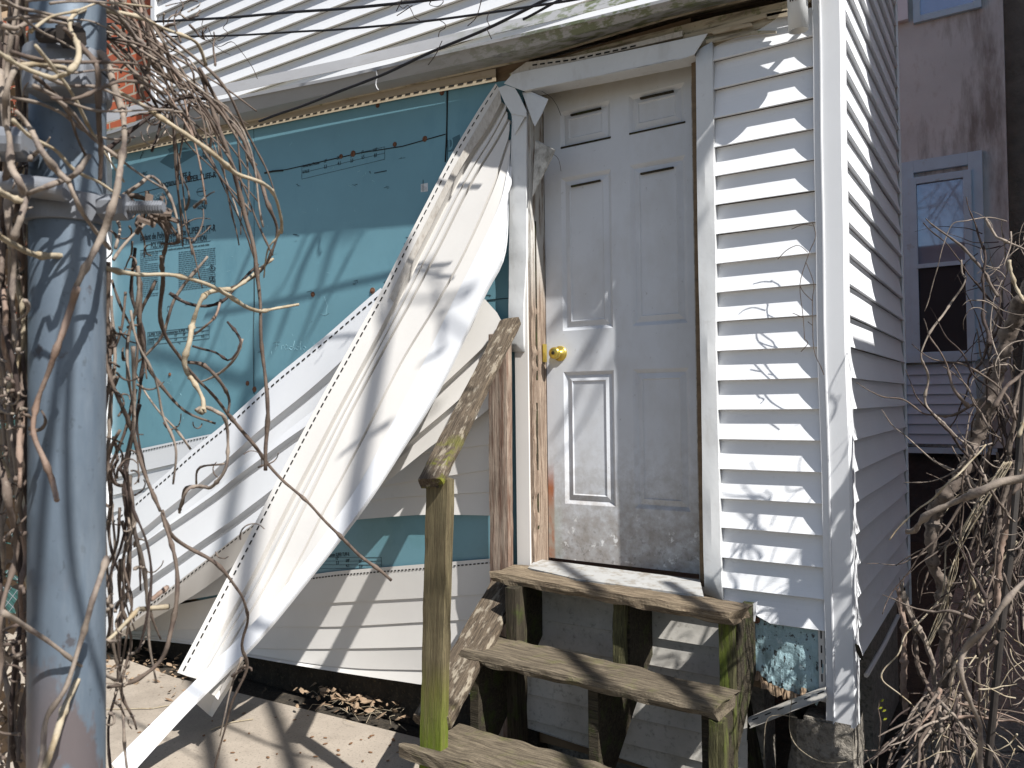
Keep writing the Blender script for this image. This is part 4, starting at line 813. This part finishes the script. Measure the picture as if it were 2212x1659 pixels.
# stems left of the post
T3=thing('dry_vine',L0,'thick vine bundle left of the post, covering the left edge of the view','vine','dry vines on and around the fence post')
for i in range(26):
    x=random.uniform(-15,62);P=[];y=random.uniform(-60,600) if i>8 else -60;ph=random.uniform(0,6);amp=random.uniform(6,26)
    while y<1720 and len(P)<(30 if i<9 else 7): P.append((x+amp*math.sin(y*.008+ph)+random.uniform(-7,7),y));y+=random.uniform(70,120)
    P=[p for p in P if p[0]<72]
    if len(P)<3: continue
    b=B();d=random.uniform(.74,.95);vine(b,P,d,d,random.uniform(.003,.006),.003,dj=.02);obj('stem',b,random.choice([v_brown,v_pale,v_dark,v_brown,v_pale,v_straw,v_peach]),T3,smooth=True)
def twigs(par,n,box,d,r,name='fine_twigs',mats=(v_brown,),curl=1.,L=(20,80)):
    b=B()
    for i in range(n):
        x=random.uniform(box[0],box[2]);y=random.uniform(box[1],box[3]);a=random.uniform(0,6.3);P=[(x,y)];st=random.uniform(*L)/5;da=random.uniform(-.7,.7)*curl
        for k in range(5): a+=da+random.uniform(-.3,.3);x+=st*math.cos(a);y+=st*math.sin(a);P.append((x,y))
        dd=random.uniform(*d);vine(b,P,dd,dd+random.uniform(-.06,.06),random.uniform(*r),.0007,sm=3,n=4,node=False,dj=.01)
    return tag(obj(name,b,mats[0],par,smooth=True),kind='stuff')
twigs(T2,26,(240,0,470,260),(.85,1.1),(.0010,.0020),mats=(v_brown,));twigs(T2,16,(250,20,450,300),(.85,1.1),(.0010,.0018),mats=(v_pale,))
twigs(T,18,(235,420,420,560),(.88,1.05),(.0012,.0022),mats=(v_brown,));twigs(T,30,(228,700,300,1100),(.85,.95),(.0012,.0025),mats=(v_brown,));twigs(T,22,(230,1100,300,1640),(.85,.95),(.0012,.0025),mats=(v_pale,))
twigs(T3,50,(-10,0,66,900),(.72,.9),(.0012,.003),mats=(v_pale,));twigs(T3,45,(-10,800,66,1680),(.72,.9),(.0012,.003),mats=(v_brown,))
twigs(T,10,(300,880,560,1250),(1.0,1.2),(.0008,.0016),mats=(v_brown,))
bk=B()
for i in range(420):
    x=random.uniform(-10,75);y=random.uniform(0,1680);p=PD(x,y,random.uniform(.95,1.15));a=Vector((random.uniform(-1,1),random.uniform(-1,1),random.uniform(-1,1))).normalized()*.016;c=a.orthogonal().normalized()*random.uniform(.006,.012);bk.add([p-a,p+c,p+a,p-c],[(0,1,2,3)])
tag(obj('dead_leaf_debris',bk,leafm,T3),kind='stuff')
# hub knot
b=B()
for i in range(22):
    p=PD(330+random.gauss(0,22),455+random.gauss(0,20),.93);q=p+Vector((random.gauss(0,1),random.gauss(0,1),random.gauss(0,1)))*.014;b.tube([p,q],random.uniform(.0018,.004),5,jit=.3)
obj('knotted_joint',b,v_brown,T)
# ================================================================= RIGHT THICKET
RS=thing('bare_shrub',PD(2060,1500,2.45),'leafless shrub with a flaking trunk and many tangled stems filling the right edge','shrub')
def rs(P,d0,d1,r0,r1,mt=bark,name='stem',par=None):
    b=B();vine(b,P,d0,d1,r0,r1,dj=.02,n=8 if r0>.01 else 6);obj(name,b,mt,par or RS,smooth=True)
rs([(2052,1700),(2046,1600),(2046,1483),(2042,1416),(2040,1336),(2034,1257),(2016,1221),(2014,1169),(2018,1109),(2046,1066),(2082,1010),(2106,947),(2145,850),(2164,769),(2187,704),(2212,640),(2240,600)],2.42,2.3,.021,.026,bark,'trunk')
rs([(2046,1483),(2060,1440),(2090,1380),(2120,1310),(2160,1250),(2212,1190)],2.4,2.3,.010,.008);rs([(2046,1490),(2010,1510),(1990,1540),(1985,1600),(1990,1680)],2.4,2.3,.016,.012);rs([(2050,1495),(2080,1540),(2100,1600),(2130,1690)],2.35,2.2,.013,.010)
rs([(2201,1022),(2173,1137),(2157,1221),(2153,1376),(2150,1480),(2140,1600)],2.2,2.2,.011,.010,v_peach);rs([(2195,1000),(2160,1100),(2150,1180),(2165,1260),(2180,1330)],2.3,2.25,.009,.009,bark)
random.seed(11)
for k in range(8):
    o_=random.uniform(-9,9);rs([(2177+o_,998),(2122+o_*1.4,1086),(2082+o_,1157),(2058-o_,1237),(2038+o_,1316),(2002+o_*.6,1396)],2.15,2.25,.0022,.0012,v_straw)
for k in range(70):
    x=random.uniform(2085,2215);y=random.uniform(860,1400);a=random.uniform(1.1,2.4)*random.choice((1,-1));P=[(x,y)];s=random.uniform(30,70)
    for q in range(5): a+=random.uniform(-.5,.5);x+=s*math.cos(a);y+=s*math.sin(a);P.append((x,y))
    d=random.uniform(2.0,2.6);rs(P,d,d+.1,random.uniform(.002,.007),.0015,random.choice([bark,v_pale,v_brown,v_brown,v_straw,v_dark]))
for k in range(55):
    x=random.uniform(2000,2090);y=random.uniform(1480,1560);a=random.uniform(.2,2.9);P=[(x,y)];s=random.uniform(30,60)
    for q in range(4): a+=random.uniform(-.4,.4);x+=s*math.cos(a);y+=s*abs(math.sin(a));P.append((x,y))
    d=random.uniform(2.1,2.5);rs(P,d,d-.1,random.uniform(.003,.008),.002,random.choice([bark,v_pale,v_brown,v_brown,v_dark,v_peach]))
def tw(n,box,d,r,mt,L,curl): 
    twigs(RS,n,box,d,r,mats=(mt,),curl=curl*.45,L=L)
for k in range(60):
    x=random.uniform(2130,2225);y=random.uniform(640,1250);a=random.choice((1.2,1.5,1.9,2.1,-1.3,-1.8));P=[(x,y)];st_k=random.uniform(35,80)
    for q in range(5): a+=random.uniform(-.3,.3);x+=st_k*math.cos(a);y+=st_k*math.sin(a);P.append((x,y))
    d=random.uniform(2.2,2.9);rs(P,d,d+.1,random.uniform(.003,.008),.002,random.choice([bark,v_dark,v_brown,v_dark,bark]))
tw(34,(2120,480,2230,820),(2.1,2.5),(.0012,.0028),v_pale,(40,130),1.6);tw(24,(2100,500,2230,900),(2.6,3.4),(.0015,.003),v_dark,(60,160),1);tw(60,(2110,900,2230,1500),(2.1,2.5),(.0012,.003),v_pale,(40,120),1.3);tw(50,(2000,1150,2220,1650),(2.1,2.5),(.0012,.0025),v_brown,(30,110),1.3);tw(26,(2040,1380,2220,1659),(2.0,2.3),(.0015,.003),v_straw,(50,150),.8)
rs([(2130,470),(2150,505),(2165,515),(2185,525),(2225,545)],2.3,2.2,.004,.004,v_pale);rs([(2182,560),(2190,590),(2200,620),(2215,650)],2.1,2.1,.007,.006,v_straw);rs([(1998,672),(2008,640),(2030,560),(2054,488),(2090,476),(2140,470),(2175,478)],2.5,2.4,.0016,.0022,v_pale)
rs([(2110,740),(2135,725),(2150,700),(2160,640),(2130,600)],2.4,2.4,.002,.0015,v_brown);rs([(2050,800),(2100,745),(2140,700),(2190,640)],2.8,2.6,.0025,.002,v_dark)
RT2=thing('bare_branch',PD(2112,1000,2.3),'long thin kinked branch reaching up in front of the sash window','branch')
rs([(2077,561),(2080,591),(2086,604),(2057,649),(2028,688),(1999,736),(1988,769),(2005,811),(1999,872),(2035,911),(2067,944),(2093,966),(2112,996),(2130,1040)],2.35,2.3,.0034,.005,v_pale,par=RT2)
RT3=thing('bare_branch',PD(2212,1026,1.4),'blunt ended branch pointing left from the shrub, near the camera','branch')
rs([(1950,1149),(1974,1145),(2010,1113),(2066,1082),(2122,1058),(2212,1026),(2260,1010)],1.5,1.3,.0075,.0075,v_pale,par=RT3)
RT4=thing('bare_branch',PD(2082,1010,1.8),'thin yellow branch slanting up from the side siding into the shrub','branch')
rs([(1921,1169),(1950,1132),(1982,1101),(2014,1078),(2050,1042),(2082,1010),(2130,960)],1.9,1.9,.0028,.003,v_straw,par=RT4)
RT5=thing('bare_branch',PD(2212,1253,1.2),'blurred pale branch rising to the right edge over the iron pole, nearest in the shrub','branch')
rs([(2240,1235),(2180,1290),(2122,1364),(2080,1405),(2076,1450),(2095,1520),(2110,1590),(2125,1690)],1.2,1.3,.0055,.005,v_pale,par=RT5)
RT6=thing('bare_branch',PD(1980,1535,2.3),'thin bent straw branch forming a sharp elbow beside the corner pier','branch')
rs([(2045,1180),(2040,1250),(2034,1292),(2002,1324),(1962,1368),(1934,1416),(1901,1462),(1942,1501),(1982,1535),(2014,1575),(2046,1595)],2.35,2.2,.0035,.002,v_straw,par=RT6)
for P,lab,r in(([(1941,1292),(1948,1336),(1950,1396),(1956,1464),(1952,1543)],'upright broken stick with an orange splintered top beside the side wall',.012),([(1950,1277),(1974,1336),(2002,1396),(2018,1448),(2032,1512)],'grey barkless stick leaning from the side wall down to the shrub base',.0115),([(1972,1345),(1980,1390),(1988,1430),(2003,1478)],'short brown stick leaning between the two longer broken sticks',.009)):
    b=B();p=vine(b,P,2.55,2.5,r,r*.9,n=8,dj=.01)
    for k in range(6): b.tube([p[0],p[0]+Vector((random.uniform(-.01,.01),random.uniform(-.01,.01),.03+random.uniform(0,.015)))],[r*.4,.0006],4)
    tag(obj('broken_stick',b,v_peach if 'orange' in lab else (v_pale if 'grey' in lab else v_brown),smooth=False),lab,'stick','broken sticks leaning by the side wall')
b=B();b.tube([PD(2130,1700,2.1),PD(2161,1376,2.12),PD(2185,1177,2.15),PD(2201,998,2.2),PD(2222,700,2.25),PD(2240,500,2.3)],.0095,10);tag(obj('iron_pole',b,ironm),'dark iron pole leaning inside the shrub at the right edge','pole')
# fine tendrils on the right panel
b=B();tl=[[(1741,566),(1728,616),(1735,686),(1738,733)],[(1741,566),(1758,613),(1755,653),(1758,753),(1774,793),(1780,810),(1772,790)],[(1755,480),(1762,510),(1750,540),(1741,566)],[(1710,495),(1735,485),(1755,488)],[(1735,686),(1712,676)],[(1738,733),(1745,742),(1730,760)],[(1680,560),(1700,540),(1725,530),(1745,545)],[(1755,650),(1735,630),(1728,616)],[(1755,703),(1745,695)]]
for P in tl: b.tube(smooth([PY(x,y,-.07) for x,y in P],4),.0016,4,jit=.2)
tag(obj('dry_tendril',b,v_brown),'thin dry tendril clinging to the siding beside the corner post','vine')
b=B()
for P in([(1712,1500),(1705,1570),(1720,1610),(1760,1640),(1800,1648),(1850,1640),(1860,1625)],[(1650,1640),(1655,1560),(1680,1545),(1722,1550)],[(1865,1610),(1880,1650),(1890,1680)]): b.tube(smooth([PY(x,y,-.12) for x,y in P],5),.0014,4,jit=.2)
tag(obj('dry_tendril',b,v_straw),'thin straw tendril looping across the dark gap under the corner','vine')
b=B();P=[(1895,1659),(1900,1600),(1903,1560),(1897,1530),(1902,1510)];b.tube([PY(x,y,.02) for x,y in P],.002,5);sp_=obj('seedling',b,v_brown);tag(sp_,'tiny green seedling beside the corner pier','plant')
b=B()
for x,y in((1906,1538),(1902,1516),(1908,1556),(1898,1532)):
    p=PY(x,y,.02);b.add([p,p+Vector((.008,-.004,.004)),p+Vector((.012,0,.01)),p+Vector((.004,.002,.008))],[(0,1,2,3)])
obj('leaf',b,mossm,sp_,solid=.001)
# ================================================================= LEAF LITTER
def leaf(b,p,s,flat=.5):
    u=Vector((random.uniform(-1,1),random.uniform(-1,1),random.uniform(-flat,flat))).normalized();v=u.cross(Vector((random.uniform(-flat,flat),random.uniform(-flat,flat),1))).normalized()
    w_=random.uniform(.35,.6);k=Vector((0,0,random.uniform(-.3,.5)*s))
    b.add([p-u*s,p-u*s*.3+v*s*w_,p+u*s*.5+v*s*w_*.8,p+u*s,p+u*s*.4-v*s*w_,p-u*s*.4-v*s*w_*.8,p+k],[(0,1,6),(1,2,6),(2,3,6),(3,4,6),(4,5,6),(5,0,6)])
random.seed(3);b=B()
for i in range(440):
    if i<330: c=PZ(random.gauss(800,55),random.gauss(1500,22),0.0);c.z=random.uniform(.004,.04);s=random.uniform(.010,.034)
    else: c=Vector((random.uniform(-1.35,-.3),random.uniform(-.5,-.05),random.uniform(-.05,.01)));s=random.uniform(.02,.045)
    if c.y<-.8: continue
    leaf(b,c,s)
for i in range(260): c=Vector((random.uniform(-4.3,-3.0),random.uniform(-.5,-.05),random.uniform(-.05,.02)));leaf(b,c,random.uniform(.008,.028))
for i in range(180): c=Vector((random.uniform(-.2,.9),random.uniform(-.6,.5),random.uniform(-.05,.0)));leaf(b,c,random.uniform(.01,.03))
tag(obj('leaf_litter',b,leafm,solid=.0008),'crumpled brown leaf litter drifted under the steps and along the wall','leaves',kind='stuff')
b=B()
for i in range(85):
    if i<40: c=PZ(random.gauss(790,70),random.gauss(1560,45),.004)
    else: c=PZ(random.uniform(240,900),random.uniform(1470,1659),.004)
    if c.y>-.25: continue
    a=random.uniform(0,3.14);s=random.uniform(.007,.013);r_=[]
    for k in range(8): an=2*math.pi*k/8;q=Vector((math.cos(an)*s,math.sin(an)*s*.55,0));q.rotate(Matrix.Rotation(a,3,'Z'));r_.append(c+q)
    b.add(r_+[c+Vector((0,0,.003))],[(k,(k+1)%8,8) for k in range(8)])
tag(obj('seed_pods',b,seedm),'small brown seed pods scattered over the patio','seeds',kind='stuff')
b=B()
for i in range(60):
    c=PZ(random.gauss(800,60),random.gauss(1510,26),.01);a=random.uniform(0,6.3);l=random.uniform(.03,.14)
    if c.y<-.9: continue
    b.tube([c,c+Vector((math.cos(a)*l*.5,math.sin(a)*l*.5,.015)),c+Vector((math.cos(a+.3)*l,math.sin(a+.3)*l,.0))],.0012,3)
for P in([(453,1577),(500,1560),(547,1553)],[(220,1532),(330,1530),(380,1520)]): b.tube([PZ(x,y,.006) for x,y in P],.003,4)
tag(obj('fallen_twigs',b,v_straw),'thin dead twigs lying among the patio leaves','twigs',kind='stuff')
# ================================================================= BARE TREES (cast the dappled shade, mirror in the window)
def tree(name,base,h,label,seed,lean=(0,0),spread=1.,depth=5,rs_=.16):
    random.seed(seed);t=thing(name,base,label,'tree');tr=B();br=B()
    def grow(p,d,l,r,k):
        pts=[p];q=p.copy();dd=d.copy();n=5
        for i in range(n): dd=(dd+Vector((random.gauss(0,.11),random.gauss(0,.11),random.gauss(.03,.07)))).normalized();q=q+dd*(l/n);pts.append(q.copy())
        (tr if k==0 else br).tube(pts,[r*(1-.4*i/n) for i in range(n+1)],8 if k<2 else 4,cap=False)
        if k>=depth: return
        for c in range(random.choice((2,3,3,4)) if k else 5):
            a=random.uniform(0,6.3);s=random.uniform(.45,.95)*spread;o=dd.orthogonal().normalized();o.rotate(Matrix.Rotation(a,3,dd));nd=(dd+o*s).normalized();j=random.randint(2,n)
            grow(pts[j],nd,l*random.uniform(.55,.8),r*random.uniform(.38,.55),k+1)
    grow(Vector(base),Vector((lean[0],lean[1],1)).normalized(),h*.42,rs_,0)
    obj('trunk',tr,bark,t,smooth=True);obj('branches',br,bark,t,smooth=True)
tree('bare_tree',(7.5,-4.2,-.06),9.5,'bare tree outside the view at the right whose branches shade the wall',4,(-.05,.02),1.0,3,.13)
tree('bare_tree',(-2.2,-12,-.06),11,'bare tree behind the viewer mirrored in the sash window',9,(.1,0),1.,5,.2)

# limbs added above the view, laid up-sun from the shadow strokes they cast
LM=B();random.seed(8)
def limb(P,yw,t,r0,on='Y'):
    pts=[(PY(x,y,yw) if on=='Y' else PZ(x,y,yw))+SUN*t for x,y in P];pts=smooth(pts,4)
    LM.tube(pts,[r0*(1-.6*i/len(pts)) for i in range(len(pts))],5,jit=.15)
for P,r0 in (([(705,480),(660,560),(625,660),(590,760)],.022),([(690,490),(640,620),(605,710)],.012),([(722,510),(685,640),(640,760)],.016),([(675,470),(640,560),(600,640)],.010),([(560,500),(500,640),(440,800),(400,900)],.014),([(480,640),(430,760),(380,860)],.012),([(800,480),(740,500),(690,490)],.014),
    ([(760,540),(700,660),(660,740)],.012)): limb(P,0,4.4,r0)
for P,r0 in (([(1040,395),(960,440),(900,472)],.010),([(1098,455),(1000,520),(890,560)],.012),([(1000,380),(1012,480),(985,560),(1040,660),(1080,620)],.010),([(1090,480),(1050,520),(1000,560)],.009),([(1010,560),(985,640),(965,740)],.013),([(965,740),(900,800)],.010),([(850,560),(830,640),(820,700)],.010),([(770,1060),(700,1130),(640,1200)],.016)): limb(P,-.25,4.0,r0)
for P,r0 in (([(1310,700),(1230,880),(1175,970)],.010),([(1290,740),(1250,850),(1215,930)],.008),([(1330,760),(1270,900),(1195,1000)],.010),([(1350,600),(1300,700),(1250,790)],.035),([(1200,560),(1260,640),(1300,720)],.030),([(1330,560),(1240,660),(1190,700)],.030)): limb(P,.098,4.2,r0)
for P,r0 in (([(1850,1030),(1790,1120)],.008),([(1850,1100),(1720,1260),(1660,1340)],.010),([(1840,1180),(1760,1280)],.016),([(1850,1300),(1780,1400)],.010),([(1850,1060),(1700,1220)],.008),([(1850,1240),(1790,1330)],.010),([(1840,1390),(1790,1450)],.012),([(1850,1130),(1790,1200)],.020)): limb(P,-.035,2.9,r0)
for P,r0 in (([(430,1540),(600,1615),(740,1655),(900,1720)],.014),([(240,1540),(330,1580),(430,1640)],.012)): limb(P,0,4.6,r0,'Z')
for P,r0 in (([(1500,1420),(1490,1480),(1540,1520)],.016),([(1560,1450),(1500,1490)],.014),([(1530,1430),(1550,1500)],.02)): limb(P,.555,4.2,r0,'Z')
for P,r0 in (([(975,850),(1010,880)],.014),([(1000,830),(960,900)],.012)): limb(P,-.45,4.1,r0)
TR=[o for o in bpy.data.objects if o.name=='bare_tree'][0]
hub=[]
for base in ((7.3,-4.1,5.0),):
    for tip in ((1.0,-1.05,5.4),(2.2,-1.0,4.6),(0.2,-1.0,5.6),(2.0,-.9,3.7)):
        a=Vector(base);c=Vector(tip);LM.tube(smooth([a,a.lerp(c,.4)+Vector((0,-.5,.5)),a.lerp(c,.75)+Vector((0,-.2,.25)),c],6),[.06-.002*i for i in range(19)],6)
obj('shadow_casting_limbs',LM,bark,TR,smooth=True)
